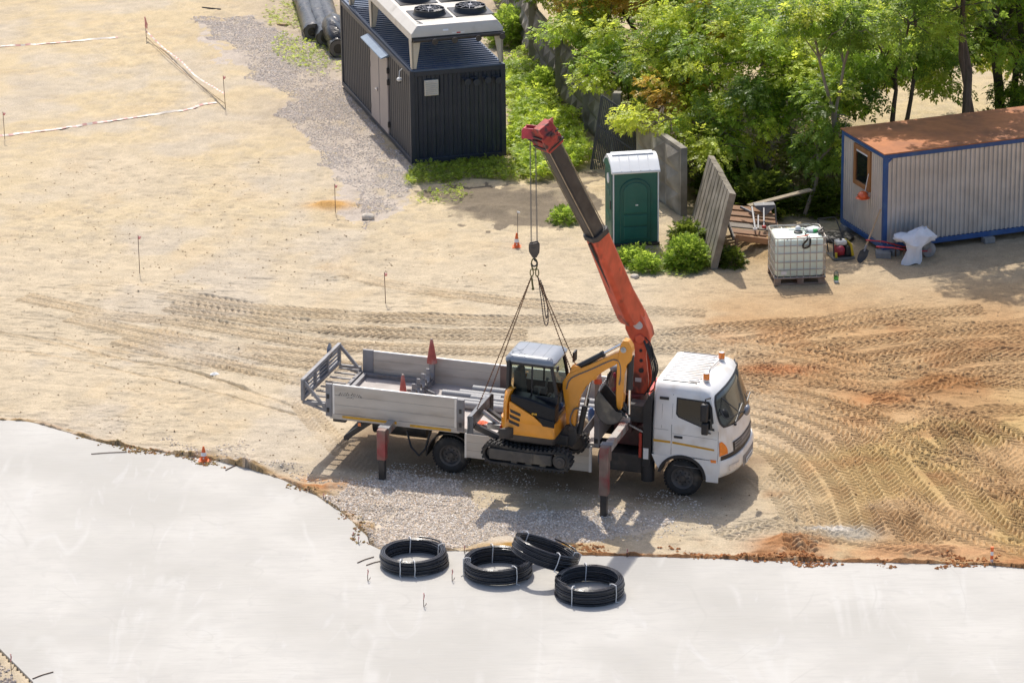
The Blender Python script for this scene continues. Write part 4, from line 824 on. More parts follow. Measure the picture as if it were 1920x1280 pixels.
b=MB(); b.cyl((.70,0,1.92),(1.20,0,2.25),.055,16); b.cyl((.70,0,1.92),(.74,0,1.945),.06,16); b.cyl((1.17,0,2.23),(1.22,0,2.262),.062,16); sc=b.build('stick_cylinder',BLACKP,bm_)
MB().cyl((1.2,0,2.25),(1.60,0,2.52),.026,12).build('cylinder_rod',CHROME,sc)
b=MB(); b.cyl((.80,-.03,.62),(.89,-.03,1.18),.055,16); b.cyl((.82,.08,.7),(.93,.08,1.3),.022,10); bc=b.build('boom_cylinder',BLACKP,bm_)
MB().cyl((.89,-.03,1.18),(1.0,-.03,1.75),.026,12).build('cylinder_rod',CHROME,bc)
sp=[(1.50,2.14),(1.53,2.36),(1.56,2.53),(1.61,2.60),(1.70,2.59),(1.77,2.48),(1.79,2.36),(1.77,2.22),(1.69,2.12),(1.655,1.95),(1.64,1.40),(1.62,1.24),(1.57,1.20),(1.52,1.26),(1.50,1.5)]
b=MB(); b.prism(sp,-.10,.10); st=b.build('stick',YEL,X,.014)
b=MB(); b.cyl((1.62,-.12,2.42),(1.62,.12,2.42),.055,16); b.cyl((1.60,-.12,2.42),(1.60,-.14,2.42),.03,10); b.build('pivot_pin',GALV,st)
b=MB(); b.cyl((1.74,0,2.28),(1.735,0,1.62),.062,16); bk=b.build('bucket_cylinder',BLACKP,st)
MB().cyl((1.735,0,1.62),(1.74,0,1.12),.028,12).build('cylinder_rod',CHROME,bk)
b=MB(); b.bar((1.57,-.08,1.22),(1.72,-.08,1.08),.05,.03); b.bar((1.57,.08,1.22),(1.72,.08,1.08),.05,.03); b.bar((1.60,0,1.38),(1.73,0,1.14),.05,.04); b.build('bucket_link',DARK,st,.006)
# bucket: curved shell open to the rear, side plates, teeth
shell=[(1.20,1.60),(1.13,1.42),(1.15,1.20),(1.25,1.02),(1.40,.95),(1.58,1.00),(1.68,1.12)]
C=catmull([(x,z,0) for x,z in shell],.04)[:,:2]; nm=np.gradient(C,axis=0); nm/=np.linalg.norm(nm,axis=1)[:,None]; inn=C+np.stack([-nm[:,1],nm[:,0]],1)*-.022
inn=C+ (np.array([1.42,1.30])-C)*.06
b=MB(); wd=.24
b.prism([tuple(p) for p in C]+[tuple(p) for p in inn[::-1]],-wd,wd)
for s in(-1,1): b.prism([tuple(p) for p in C]+[(1.66,1.22),(1.56,1.22),(1.36,1.42)],min(s*wd,s*(wd-.02)),max(s*wd,s*(wd-.02)))
bu_=b.build('bucket',mat('bucket_steel',(.085,.078,.07),.5,.2,var=.2,vs=6,c2=(.16,.14,.11),s2=4),X,.004)
b=MB()
for k in range(5): y=-.2+.1*k; b.prism([(1.185,1.57),(1.215,1.57),(1.225,1.68),(1.215,1.68)],y-.025,y+.025)
b.build('bucket_tooth',GALV,bu_)
Mx=Matrix.Translation(tw(2.0,-1.85,.85))@Matrix.Rotation(RZT,4,'Z')@Matrix.Rotation(R(2),4,'Y')
def xw(x,y,z): return Mx@Vector((x,y,z))
# ---------------- hook block, wire ropes and chain sling
hx,hy,_=tw(1.83,-1.85,7.1); hook=thing('hook_block','dark steel crane hook block on four thin wire ropes','hook block',(hx,hy,4.95)); hook.scale=(.8,.8,.8)
b=MB()
for s in(-1,1): b.prism([(-.10,.16),(.08,.20),(.13,.12),(.12,-.05),(.05,-.17),(-.04,-.17),(-.12,-.03),(-.13,.08)],s*.07-.018,s*.07+.018)
b.cyl((0,-.1,.05),(0,.1,.05),.035,14); b.build('block_cheek',mat('block_steel',(.10,.085,.075),.45,.5,var=.2,vs=8),hook,.008)
b=MB(); b.lathe([(.03,-.045),(.10,-.045),(.08,0),(.10,.045),(.03,.045)],20,o=(0,0,.05),axis='y'); b.build('sheave',DARK,hook)
b=MB(); b.tube(catmull([(0,0,-.15),(0,0,-.24),(.06,0,-.30),(.05,0,-.38),(-.03,0,-.40),(-.075,0,-.33)],.02),[.026]*1 if False else .022,8); b.build('hook',DARK,hook)
for dx,dy in((-.075,-.03),(-.055,.03),(.06,-.03),(.08,.03)): MB().tube([(dx,dy,.16),(dx*.9-.01,dy,2.75)],.0068,5).build('wire_rope',WIRE,hook)
ring0=Vector((hx,hy,4.60))
def chain(b,pts,pitch=.045,r=.011):
    C=catmull(pts,pitch) if len(pts)>2 else np.array([np.array(pts[0])+(np.array(pts[1])-np.array(pts[0]))*t for t in np.linspace(0,1,int((Vector(pts[1])-Vector(pts[0])).length/pitch))])
    for i in range(len(C)-1):
        p,q=Vector(C[i]),Vector(C[i+1]); d=(q-p); l=d.length; d.normalize(); x=d.orthogonal().normalized(); y=d.cross(x)
        if i%2: x,y=y,x
        e=p-d*l*.2; g=q+d*l*.2; mid=(p+q)/2
        vs=[e,mid+x*r*1.5+y*r*.5,mid+x*r*1.5-y*r*.5,mid-x*r*1.5-y*r*.5,mid-x*r*1.5+y*r*.5,g]
        b.add(vs,[(0,1,2),(0,2,3),(0,3,4),(0,4,1),(5,2,1),(5,3,2),(5,4,3),(5,1,4)])
sl_=thing('chain_sling','rusty brown chain sling hanging from the hook with four legs and a slack loop','lifting chain',ring0)
b=MB(); b.tube([(.055*math.cos(t),0,.07+.11*math.sin(t)) for t in np.linspace(0,6.28,20,endpoint=False)],.013,8,closed=True); b.tube([(.05+.03*math.cos(t),0,-.10+.07*math.sin(t)) for t in np.linspace(0,6.28,16,endpoint=False)],.011,8,closed=True); b.tube([(-.05+.03*math.cos(t),.0,-.10+.07*math.sin(t)) for t in np.linspace(0,6.28,16,endpoint=False)],.011,8,closed=True); b.build('master_link',mat('olive_link',(.14,.13,.04),.5,.4),sl_)
ends=[xw(-1.16,.60,.95),xw(-1.16,-.25,.92),xw(.62,-.12,1.90),xw(.64,.14,1.92)]
for k,e in enumerate(ends):
    st0=Vector((-.05 if k<2 else .05,0,-.16)); b=MB(); chain(b,[st0,e-ring0]); b.build('chain_leg',RUST,sl_,smooth=False)
b=MB(); chain(b,[(.07,-.02,-.2),(.12,-.04,-.6),(.17,-.03,-1.05),(.22,-.02,-1.14),(.25,0,-1.0),(.22,.02,-.65),(.11,.02,-.25)],.04); chain(b,[(.07,.02,-.2),(.16,.03,-.6),(.20,.03,-.95),(.23,.03,-1.0),(.24,.03,-.8),(.15,.03,-.35)],.04); b.build('slack_chain',mat('dull_chain',(.12,.095,.09),.6,.5),sl_,smooth=False)
b=MB(); b.tube([(-.05,0,-.2),(-.04,.0,-.32),(-.03,.01,-.40)],.018,6); b.sph((-.03,.01,-.42),.028,8,6); b.build('chain_hook',mat('olive_hook',(.13,.12,.04),.5,.3),sl_)
# ---------------- load on the bed
pl_=[(.62,-.55,.02,'near, long pale pipe lying lowest against the open bed edge'),(.50,-.62,.16,'second grey pipe resting close behind the lowest one'),(.36,.05,.33,'grey pipe starting further forward, third of the row'),(.20,-.12,.50,'long grey pipe in the middle of the row, starting early'),(.06,-.35,.66,'dull dark-ended pipe low between the longer ones'),(-.10,.10,.84,'grey pipe at the back against the far board')]
for k,(yy,x0,yo,lab) in enumerate([(-.12,-.58,0,'grey steel pipe on the truck bed nearest the open side'),(.03,-.62,.0,'second grey steel pipe on the truck bed, dark end by the cradle'),(.24,.02,0,'grey steel pipe third on the bed, set forward of its neighbours'),(.20,-.60,-.02,'short visible dark pipe end poking out between the third and fourth pipes'),(.47,-.28,0,'bright grey steel pipe fourth on the bed with pale top'),(.76,-.10,0,'dull bluish steel pipe on the bed beside the far board')]):
    z=1.074; y=yy if k!=3 else .345
    p=tw(x0,y,z); o=MB().add([],[]); b=MB(); L_=2.75-x0 if k!=3 else 1.2
    b.lathe([(.068,0),(.082,0),(.082,L_),(.068,L_)],18,axis='x',close=True); ob=b.build('steel_pipe',PIPEG); ob.location=p; ob.rotation_euler=(0,R(1.2),RZT); tag(ob,lab,'pipe','steel pipes lying on the truck bed')
WORN=mat('worn_pink_cone',(.46,.10,.075),.7,var=.2,vs=8,c2=(.45,.26,.22),s2=5,t2=(.5,.7))
def wcone(x,y,z,h,lab,r=.075):
    o=thing('traffic_cone',lab,'traffic cone',tw(x,y,z),group='faded cones carried on the truck')
    b=MB(); b.lathe([(r,0),(r*.98,.06),(.03,h*.93),(.016,h)],20); b.lathe([(0,h),(.016,h)],20); b.build('cone_body',WORN,o)
    b=MB(); b.lathe([(.026,h-.035),(.019,h+.004),(0,h+.006)],16); b.build('cone_tip',mat('grey_tip',(.4,.33,.28),.8),o); return o
wcone(-1.02,-.85,1.32,.52,'tall faded red cone standing on the near end of the pipe cradle',.09)
wcone(-1.02,.97,1.45,.50,'tall faded red cone on the far end of the pipe cradle by the board',.10)
oc=thing('traffic_cone','orange cone stuck on the headboard post behind the excavator arm','traffic cone',tw(2.95,-1.12,2.215)); MB().lathe([(.08,0),(.075,.08),(.03,.36),(.02,.38),(0,.38)],20).build('cone_body',mat('salmon_cone',(.60,.12,.06),.6,var=.1),oc); MB().lathe([(.074,.10),(.068,.14),(.06,.19),(.056,.19)],20).build('reflective_band',mat('dull_band',(.5,.3,.25),.5),oc)
# orange rags, sacks and hanging gear
def rag(name,lab,cat,c,s,m,n=10,seed=1,rot=0):
    rg=random.Random(seed); b=MB()
    for k in range(n):
        p=Vector((rg.uniform(-s[0],s[0]),rg.uniform(-s[1],s[1]),rg.uniform(.0,s[2])*.6)); e=[]
        for i in range(6): a=i*math.pi/3; e.append(p+Vector((math.cos(a)*rg.uniform(.03,.10),math.sin(a)*rg.uniform(.03,.09),rg.uniform(-.02,.05))))
        b.add([p+Vector((0,0,.05))]+e,[(0,i+1,(i+1)%6+1) for i in range(6)])
    o=b.build(name,m,ang=80); o.location=c; o.rotation_euler=(0,0,RZT+rot); return tag(o,lab,cat)
RAGM=mat('orange_rag',(.62,.11,.04),.8,var=.3,vs=14)
rag('orange_webbing','crumpled orange lifting webbing heaped on the bed by the blade','webbing',tw(.62,-.85,1.0),(.16,.14,.08),RAGM,14,3); rag('orange_webbing','small flat scrap of orange webbing on the bed behind the blade','webbing',tw(1.05,-.45,1.0),(.14,.05,.03),RAGM,6,5)
def sack(name,lab,c,s,m,seed,rz=0,cat='sack'):
    rg=np.random.default_rng(seed); b=MB(); b.sph((0,0,0),1,20,14); V=np.array([tuple(v) for v in b.v]); d=1+.35*(fbm(V[:,0]*1.1+V[:,2],V[:,1]*1.1-V[:,2]*.7,1.6,seed)-.5)+.16*(vn(V[:,0]+V[:,1],V[:,2],5,seed)-.5)
    b.v=[Vector((x*q*s[0],y*q*s[1],max(-.8,z*q)*s[2]+.8*s[2])) for (x,y,z),q in zip(V,d)]; o=b.build(name,m,ang=60); o.location=c; o.rotation_euler=(0,0,rz); return tag(o,lab,cat)
SACKM=mat('dusty_sack',(.42,.34,.24),.9,var=.2,vs=6,bump=.5,bs=12)
sack('tan_sack','tan cloth sack propped against the headboard beside the excavator boom',tw(2.62,-.90,.99),(.13,.12,.22),SACKM,5,RZT)
sack('blue_jug','small blue plastic jug poking up beside the headboard post',tw(2.72,-.7,1.25),(.07,.07,.16),mat('blue_plastic',(.06,.14,.36),.4,var=.1),8,RZT,'jug')
gb=thing('tool_bundle','bundle of brown work jackets, hoses and straps hung on the headboard','tool bundle',tw(3.02,.05,1.75),rz=RZT)
b=MB(); 
for k in range(7): b.loft([[(.10*math.cos(a)*q+.03*math.cos(k*2),-.3+.09*k*.6+.10*math.sin(a)*q,z) for a in np.linspace(0,6.28,9,endpoint=False)] for z,q in((-.35,.9),(-.1,1.15),(.15,.9),(.30,.5),(.38,.2))])
b.build('jacket',mat('brown_jacket',(.17,.11,.08),.9,var=.35,vs=8,c2=(.25,.03,.04),s2=4,t2=(.52,.6)),gb)
b=MB(); b.sph((0,-.12,.42),.12,14,10,(1,1,.7)); b.build('cap',mat('grey_cap',(.33,.33,.34),.7,var=.2),gb)
b=MB(); b.box(-.05,.07,.05,.2,.36,.52); b.build('vest',mat('hi_vis_yellow',(.65,.62,.03),.6),gb,.03)
b=MB(); 
for k in range(5): b.tube(catmull([(-.1,-.3+.1*k,.35),(-.14,-.28+.1*k,.1),(-.1,-.22+.1*k,-.2),(-.12,-.3+.1*k,-.4)],.06),.012,6)
b.build('strap',BLACKP,gb)
# ---------------- pipe coils on the slab
PEM=mat('black_polyethylene',(.016,.018,.024),.22,var=.15,vs=4,spec=.6)
TIE=mat('white_tie',(.68,.68,.68),.6)
def coil(lab,x,y,rz,turns=11,tilt=(0,0),z=.03,seed=1,tie=((20,),),R0=.60,lay=3,slump=0):
    rg=random.Random(seed); o=thing('pipe_coil',lab,'pipe coil',(x,y,z),rot=(tilt[0],tilt[1],rz),group='coils of black pipe on the slab')
    r=.0165; b=MB(); H=turns*r*1.95
    for L in range(lay):
        P=[]; n=turns*40
        for i in range(n+1):
            t=i/40; a=t*2*math.pi; q=i/n; zz=r+(H-2*r)*q; rad=R0-L*.031+.012*math.sin(t*2.3+seed)+.008*math.sin(a*2+seed*1.7+t)+slump*.10*(1-q)**2*max(0,math.cos(a-.2))
            P.append((rad*math.cos(a),rad*math.sin(a)*(1-.015*math.sin(t)),zz-slump*.05*(1-q)*max(0,math.cos(a))+(.004*rg.random())))
        if L==0:
            a0=P[-1]; rd=R0; 
            P+= [(rd*math.cos(.25*k)*(1-.03*k)+.02,rd*math.sin(.25*k)*(1-.01*k),H+r*.6+.004*k) for k in range(1,5)]
        b.tube(P,r,7)
    # inner wall sleeve turns keep the coil opaque
    b.build('pipe_winding',PEM,o,ang=80)
    for a in tie:
        a=R(a[0]); ca,sa=math.cos(a),math.sin(a); ro,ri=R0+.030,R0-.098; zt_=H+.022
        pts=[(ro,-.0+.006),(ro+.004,H*.5),(ro,zt_-.01),((ro+ri)/2,zt_+.006),(ri,zt_-.01),(ri-.004,H*.5),(ri,.006)]
        tb=MB(); tb.tube([(p*ca-.012*math.sin(k*1.3)*sa,p*sa+.012*math.sin(k*1.3)*ca,q) for k,(p,q) in enumerate(pts)],.0095,6); tb.tube([(ro*ca,ro*sa,.02),((ro+.05)*ca-.04*sa,(ro+.05)*sa+.04*ca,.01)],.008,5); tb.build('tie',TIE,o)
    return o
coil('loosely wound black pipe coil at far left with slumped lower turns',-1.84,-12.22,.4,9,(0,0),seed=2,tie=((60,),(-125,),(-152,),(-20,),(-70,)) and ((75,),(225,),(250,),(0,)),slump=.9,R0=.59)
coil('flat black pipe coil partly under the leaning one',-.30,-12.70,-.5,10,seed=4,tie=((130,),(215,),(330,)))
coil('black pipe coil leaning tilted on the coil to its left',.50,-12.72,.3,10,(R(-3),R(22)),z=.275,seed=6,tie=((120,),(270,),(345,)))
coil('nearest black pipe coil at the right of the four',1.33,-13.66,2.9,10,seed=8,tie=((90-166,),(130-166+180,),(-40+0,)) and ((290,),(72,),(150,)))
# ---------------- cones, marker, stakes, tape and rebar
BANDM=mat('reflective_white',(.78,.78,.78),.4,var=.05)
def cone(x,y,z,h,lab):
    o=thing('traffic_cone',lab,'traffic cone',(x,y,z))
    b=MB(); b.box(-.10,.10,-.10,.10,.0,.018); b.lathe([(.078,.018),(.072,.03),(.019,h-.012),(.012,h),(0,h)],24); b.build('cone_body',ORANGE,o)
    rr_=lambda q:.074-.055*(q-.03)/(h-.04)+.0015
    b=MB(); b.lathe([(rr_(q),q) for q in(h*.36,h*.60)],24); b.build('reflective_band',BANDM,o)
    b=MB(); b.prism([(-.012,h*.20),(.012,h*.20),(.012,h*.28),(-.012,h*.28)],-.0685,-.066); b.build('printed_square',BANDM,o); return o
cone(-6.05,-6.87,.03,.30,'small orange cone with a white band at the curved slab edge'); cb_=cone(.135,6.51,G(.135,6.51),.34,'small orange cone with a stick behind it near the portable toilet')
b=MB(); b.tube([(.16,6.66,0),(.165,6.66,.80)],.007,6); s_=b.build('marker_stick',DARK); s_.location=(0,0,G(.16,6.66)); tag(s_,'thin stick with a white rag on top behind the far orange cone','stick'); MB().cbox((.185,6.66,.80),(.07,.02,.035),Matrix.Rotation(.4,3,'Y')).build('rag',CHALK,s_)
mk=thing('marker_post','short orange and white striped marker post at the right slab edge','marker post',(8.65,-12.47,.03))
for k in range(4): b=MB(); b.cyl((0,0,.075*k),(0,0,.075*(k+1)),.028,14); b.build('stripe',ORANGE if k%2 else BANDM,mk)
b=MB(); b.cyl((0,0,.3),(0,0,.31),.03,14); b.build('cap',ORANGE,mk)
RB=mat('rusty_rod',(.12,.07,.045),.8,.2,var=.2,vs=20)
PK=mat('pinkish_tape',(.70,.30,.28),.6,var=.1,vs=30)
def stake(x,y,h,lab,lean=(0,0),flag=1):
    o=thing('survey_stake',lab,'stake',(x,y,G(x,y)-.02),group='thin rods staked in the sand'); b=MB(); b.tube([(0,0,0),(lean[0],lean[1],h)],.008,6); b.build('rod',RB,o)
    b=MB(); lx,ly=lean
    if flag==1: b.add([(lx,ly,h-.02),(lx+.07,ly+.01,h-.03),(lx+.05,ly-.01,h-.09),(lx,ly,h-.10),(lx+.03,ly-.03,h-.05)],[(0,1,4),(1,2,4),(2,3,4),(3,0,4)]); b.build('flag',PK,o,smooth=False)
    if flag==2: 
        b.tube([(lx*.6,ly*.6,h*.55),(lx+.02,ly,h*.8),(lx,ly,h+.01)],[.02,.03,.016],6); b.tube([(lx,ly,h*.9),(lx+.06,ly,h*.7),(lx+.04,ly,h*.5)],.016,6); b.build('flag',PK,o)
    return o
stake(-10.03,25.48,.66,'rusty rod wrapped in red and white tape at the far end of the tape line',(-.02,0),2)
stake(-7.36,18.44,.89,'rusty rod with a pink flag at the corner of the tape',(-.03,0)); stake(-12.76,15.82,.75,'rusty rod at the left picture edge holding the tape end',(-.01,0))
stake(-8.37,4.94,.92,'slim rod standing alone on the open sand at left',(.0,0)); stake(-4.14,9.38,.72,'slim rod beside the tip of the gravel patch',(0,0)); stake(-2.765,2.64,.74,'slim rod standing behind the truck bed on tracked sand',(-.01,0))
# barrier tape lying in red and white bands
def tapemat():
    M=mat('barrier_tape',(.75,.7,.66),.5,var=.05); t=M.node_tree; N=t.nodes; L=t.links; a=N.new('ShaderNodeAttribute'); a.attribute_name='Col'; L.new(a.outputs['Color'],N['Principled BSDF'].inputs['Base Color']); return M
TPM=tapemat()
def tape(lab,P,w=.06,lift=.02,per=.14,white=.3):
    C=catmull(P,.03); n=len(C); V=[];cc=[];s=0
    for i in range(n):
        if i: s+=np.linalg.norm(C[i,:2]-C[i-1,:2])
        d=C[min(i+1,n-1)]-C[max(i-1,0)]; nx_,ny2=-d[1],d[0]; l=math.hypot(nx_,ny2)+1e-6; tw_=1.2*math.sin(s*1.7)+.6*math.sin(s*4.1); ww=w/2
        x,y,z=C[i]; z0=G(x,y)+lift+z
        ox,oy,oz=nx_/l*ww*math.cos(tw_*.5),ny2/l*ww*math.cos(tw_*.5),ww*abs(math.sin(tw_*.5))
        V+=[(x-ox,y-oy,z0-oz*.3),(x+ox,y+oy,z0+oz)]; red=(math.floor((s)/per)%2==0) and (math.sin(s*.8+1)>-white*3)
        k=(.60,.30,.26) if red else (.70,.62,.52); cc+=[k,k]
    F=[(2*i,2*i+2,2*i+3,2*i+1) for i in range(n-1)]
    o=npmesh('barrier_tape',np.array(V),np.array(F),TPM,np.array(cc)); return tag(o,lab,'barrier tape')
tape('straight red and white tape on the sand at top left',[(-16,24.2,0),(-14,24.87,0),(-12.4,25.3,0),(-10.85,25.8,0)],.075)
tape('long pale twisted tape running from left edge to the corner rod',[(-13.2,15.9,0),(-12.9,16.1,0),(-11.24,16.8,0),(-9.68,17.63,0),(-8.42,18.28,0),(-7.95,18.75,0),(-7.62,18.92,0)],.08)
tape('slack red and white tape strung between the two far rods',[(-10.03,25.4,.25),(-9.5,24.45,.05),(-8.9,22.9,.12),(-8.3,21.1,.12),(-7.85,19.9,.2),(-7.38,18.5,.35)],.045,.02)
b=MB(); b.tube([(-10.03,25.45,.10),(-8.7,21.9,.035),(-7.37,18.43,.14)],.009,5); sc_=b.build('guide_string',mat('tan_string',(.26,.17,.09),.8)); tag(sc_,'tan guide line stretched low between the two far rods','string')
def rebar(x,y,h,lab,z=.03,hook=True):
    b=MB(); P=[(0,0,-.02),(0,0,h*.5),(.01,0,h)]; b.tube(P,.007,6)
    if hook: b.tube([(0,0,.01),(.03,-.02,.03),(.05,-.01,.07)],.006,6)
    o=b.build('rebar_pin',RB); o.location=(x,y,z); tag(o,lab,'rebar pin','bent steel pins set in the slab'); MB().tube([(.0,0,h*.55),(.015,0,h*.85),(.0,0,h)],.010,6).build('tape_scrap',PK,o); return o
from math import floor
for (x,y,h,lab) in [(-2.88,-11.2+.0,.14,'bent pin at the slab edge left of the leftmost coil'),(-2.99,-10.95,.13,'upright pin right at the curved slab edge above the coils'),(-2.65,-12.95,.22,'pin standing alone left below the leftmost coil'),(-1.13,-13.0,.22,'pink-taped pin between the leftmost coil and the next'),(-1.62,-14.15,.26,'pink-taped pin in the open slab below the coils'),(-8.62,-16.65,.30,'tall pin beside the bottom left slab corner'),(-9.05,-15.35,.26,'pin cut by the left picture edge near the slab corner'),(-3.62,-8.98+.0,.12,'short pin on the curved slab edge beside the gravel'),(-.92,-11.72,.15,'pin behind the gap between the first two coils'),(2.05,-12.0,.16,'pin at the straight slab edge right of the coils')]: rebar(x,y,h,lab)
def rod(x,y,l,a,lab): b=MB(); b.tube(catmull([(-l/2,0,.012),(0,.02,.012),(l/2,0,.012)],.1),.009,6); o=b.build('loose_rod',RB); o.location=(x,y,.03); o.rotation_euler=(0,0,a); tag(o,lab,'steel rod','loose rods lying on the slab')
rod(-2.72,-12.0,.40,.75,'short rod lying left of the leftmost coil, upper of two'); rod(-2.55,-12.15,.36,.6,'short rod lying left of the leftmost coil, lower of two'); rod(-7.95,-6.42,.7,.12,'bent dark rod on the slab at upper left'); rod(-5.45,-7.25,.45,.9,'thin rod near the small cone on the slab'); rod(-8.05,-16.9,.42,.7,'rod lying by the bottom left corner of the slab')
def litter(x,y,lab,c,s=.06,seed=1):
    rg=random.Random(seed); b=MB(); e=[(s*math.cos(a)*rg.uniform(.5,1.2),s*math.sin(a)*rg.uniform(.5,1.2),rg.uniform(0,.03)) for a in np.linspace(0,6.28,8,endpoint=False)]; b.add([(0,0,.05)]+e,[(0,i+1,(i+1)%8+1) for i in range(8)]); o=b.build('paper_scrap',c,smooth=False); o.location=(x,y,G(x,y)); tag(o,lab,'litter')
litter(-6.2,-1.9,'crumpled white scrap on the rutted sand left of the truck',CHALK,.10,2)
def boulder(x,y,s,lab,seed): 
    o=sack('stone_block',lab,(x,y,G(x,y)-.02),(s,s*.8,s*.55),mat('pale_rock',(.55,.49,.41),.9,var=.2,vs=9,bump=.4,bs=14),seed,seed,'stone'); return o
boulder(2.76,4.2,.10,'lone pale stone on the sand below the green toilet',3)
boulder(-3.35,8.9,.16,'flat pale lump on the sand at the gravel tip',6)
# ---------------- technical container with corrugated walls
CM=mat('charcoal_container_paint',(.026,.034,.050),.42,var=.10,vs=3,c2=(.034,.042,.056),s2=2)
CMS=mat('charcoal_side_paint',(.075,.075,.078),.5,var=.10,vs=3)
ct=thing('equipment_container','dark charcoal corrugated container with a grey side door and blue roof','container',(-2.412,13.036,0),rz=R(15.2))
cw,cl,ch=2.42,7.63,2.40
def corr(b,L,h,z0,period,depth,place):
    n=int(round(L/period)); p=L/n; pts=[]
    for i in range(n): pts+=[(i*p,0),(i*p+p*.34,0),(i*p+p*.46,depth),(i*p+p*.88,depth)]
    pts.append((L,0)); o=len(b.v)
    for s,dd in pts: b.v+=[b.M@Vector(place(s,dd,z0)),b.M@Vector(place(s,dd,z0+h))]
    b.f+=[(o+2*i,o+2*i+2,o+2*i+3,o+2*i+1) for i in range(len(pts)-1)]
b=MB(); corr(b,cw-.24,ch-.28,.14,.21,.035,lambda s,d,z:(.12+s,.03+d,z)); b.build('end_wall',CM,ct,smooth=False)
b=MB(); corr(b,2.2-.12,ch-.28,.14,.20,.04,lambda s,d,z:(.03+d,.12+s,z)); corr(b,cl-4.33-.12,ch-.28,.14,.20,.04,lambda s,d,z:(.03+d,4.33+s,z)); b.build('side_wall',CMS,ct,smooth=False)
b=MB(); b.box(cw-.05,cw-.02,.1,cl-.1,.14,ch-.1); b.box(.1,cw-.1,cl-.05,cl-.02,.14,ch-.1); b.box(.08,cw-.08,.08,cl-.08,.12,.2); b.build('rear_wall',CM,ct)
b=MB()
for x in(0,cw-.12):
    for y in(0,cl-.12): b.box(x,x+.12,y,y+.12,.05,ch)
for z in(.05,ch-.14):
    b.box(.12,cw-.12,.0,.10,z,z+.12); b.box(.12,cw-.12,cl-.10,cl,z,z+.12); b.box(0,.10,.12,cl-.12,z,z+.12); b.box(cw-.10,cw,.12,cl-.12,z,z+.12)
b.build('corner_frame',CM,ct,.008)
b=MB(); b.box(.035,.06,2.2,4.33,.16,ch-.16); b.build('door_surround',CMS,ct)
RFM=mat('blue_roof_sheet',(.045,.085,.16),.45,var=.10,vs=2,c2=(.07,.11,.18),s2=1.5)
b=MB(); corr(b,cl-.16,cw-.12,.06,.19,.045,lambda s,d,z:(z,.08+s,ch-.03+d)); rfx=b.build('roof',RFM,ct,smooth=False)
b=MB(); b.box(.04,.10,.0,cl,ch-.02,ch+.03); b.box(.1,cw-.1,0.0,.08,ch-.02,ch+.02); b.build('roof_trim',mat('blue_grey_trim',(.07,.11,.18),.45,var=.1),ct,.006)
DG=mat('grey_beige_door',(.34,.30,.28),.45,var=.06,vs=2)
b=MB(); b.box(-.012,.03,2.36,3.24,.16,2.14); b.box(-.012,.03,3.26,4.20,.16,2.14); dr=b.build('door',DG,ct,.006)
b=MB(); b.box(-.02,-.012,3.24,3.26,.16,2.14); b.build('door_gap',GREY,dr)
b=MB(); b.box(-.06,-.012,3.38,3.44,1.02,1.10); b.tube([(-.05,3.41,1.06),(-.06,3.55,1.06)],.012,6); b.build('handle',CHROME,dr,.008)
b=MB()
for y in(2.33,4.22):
    for z in(.35,1.45,1.75): b.box(-.03,.03,y-.03,y+.03,z,z+.14)
b.build('hinge',DARK,dr,.004)
b=MB(); b.prism([(-.20,2.16),(-.19,2.18),(.03,2.27),(.03,2.2)],2.22,4.45); b.build('door_canopy',mat('pale_blue_canopy',(.20,.26,.33),.4,.2,var=.1),ct,.006)
b=MB(); b.box(.36,.71,-.025,.02,1.76,2.15); vt=b.build('vent_louvre',mat('cream_louvre',(.62,.59,.52),.5,var=.05),ct,.006)
b=MB()
for k in range(7): b.prism([(-.045,1.79+.05*k),(-.02,1.79+.05*k),(-.02,1.825+.05*k)],.385,.685,'x')
b.build('louvre_slat',mat('cream_slat',(.55,.51,.44),.5),vt)
for k,x in enumerate((1.42,1.64,1.93,2.2)):
    b=MB(); b.cyl((x,.03,2.07),(x,-.16,2.07-.03*(k%2)),.055,16); b.cyl((x,-.16,2.07-.03*(k%2)),(x,-.19,2.07-.03*(k%2)),.085,18); b.box(x-.12,x+.06,-.05,-.02,2.10,2.14); b.build('pipe_stub',CM,ct,.004)
b=MB(); b.tube([(-.02,.70,2.30),(-.10,.66,2.25),(-.12,.62,2.10)],.012,6); b.sph((-.12,.60,2.06),.07,12,8,(1,1,.8)); lm=b.build('wall_lamp',CHALK,ct); MB().sph((-.12,.60,2.0),.05,10,6,(1,1,.5)).build('lamp_glass',DARK,lm)
# dry cooler standing on the roof
IV=mat('ivory_casing',(.56,.51,.42),.42,var=.06,vs=2.5,c2=(.46,.40,.31),s2=2,t2=(.55,.75))
IVT=mat('ivory_top_casing',(.62,.58,.51),.42,var=.05,vs=2.5,c2=(.50,.46,.39),s2=2,t2=(.58,.75))
dc=thing('dry_cooler','cream dry cooler on tapered legs with round black fans on top','cooling unit',(-2.412,13.036,ch+.02),rz=R(15.2))
L0,L1=.02,6.9; zb,ztp=.72,1.08
b=MB(); b.loft([[(.06,L0,zb),(2.38,L0,zb),(2.38,L1,zb),(.06,L1,zb)],[(.06,L0,zb+.18),(2.38,L0,zb+.18),(2.38,L1,zb+.18),(.06,L1,zb+.18)],[(.24,L0+.12,ztp),(2.26,L0+.12,ztp),(2.26,L1,ztp),(.24,L1,ztp)]]); b.build('casing',IVT,dc,.012)
b=MB(); b.box(.07,2.37,L0-.012,L0+.02,zb-.02,zb+.10); b.tube([(.1,L0-.05,zb+.02),(2.4,L0-.05,zb+.05)],.04,12)
for x in(.62,1.12,1.72,2.32): b.cyl((x,L0-.02,zb),(x,L0-.14,zb-.01),.055,14); b.cyl((x,L0-.13,zb-.01),(x,L0-.15,zb-.01),.075,16)
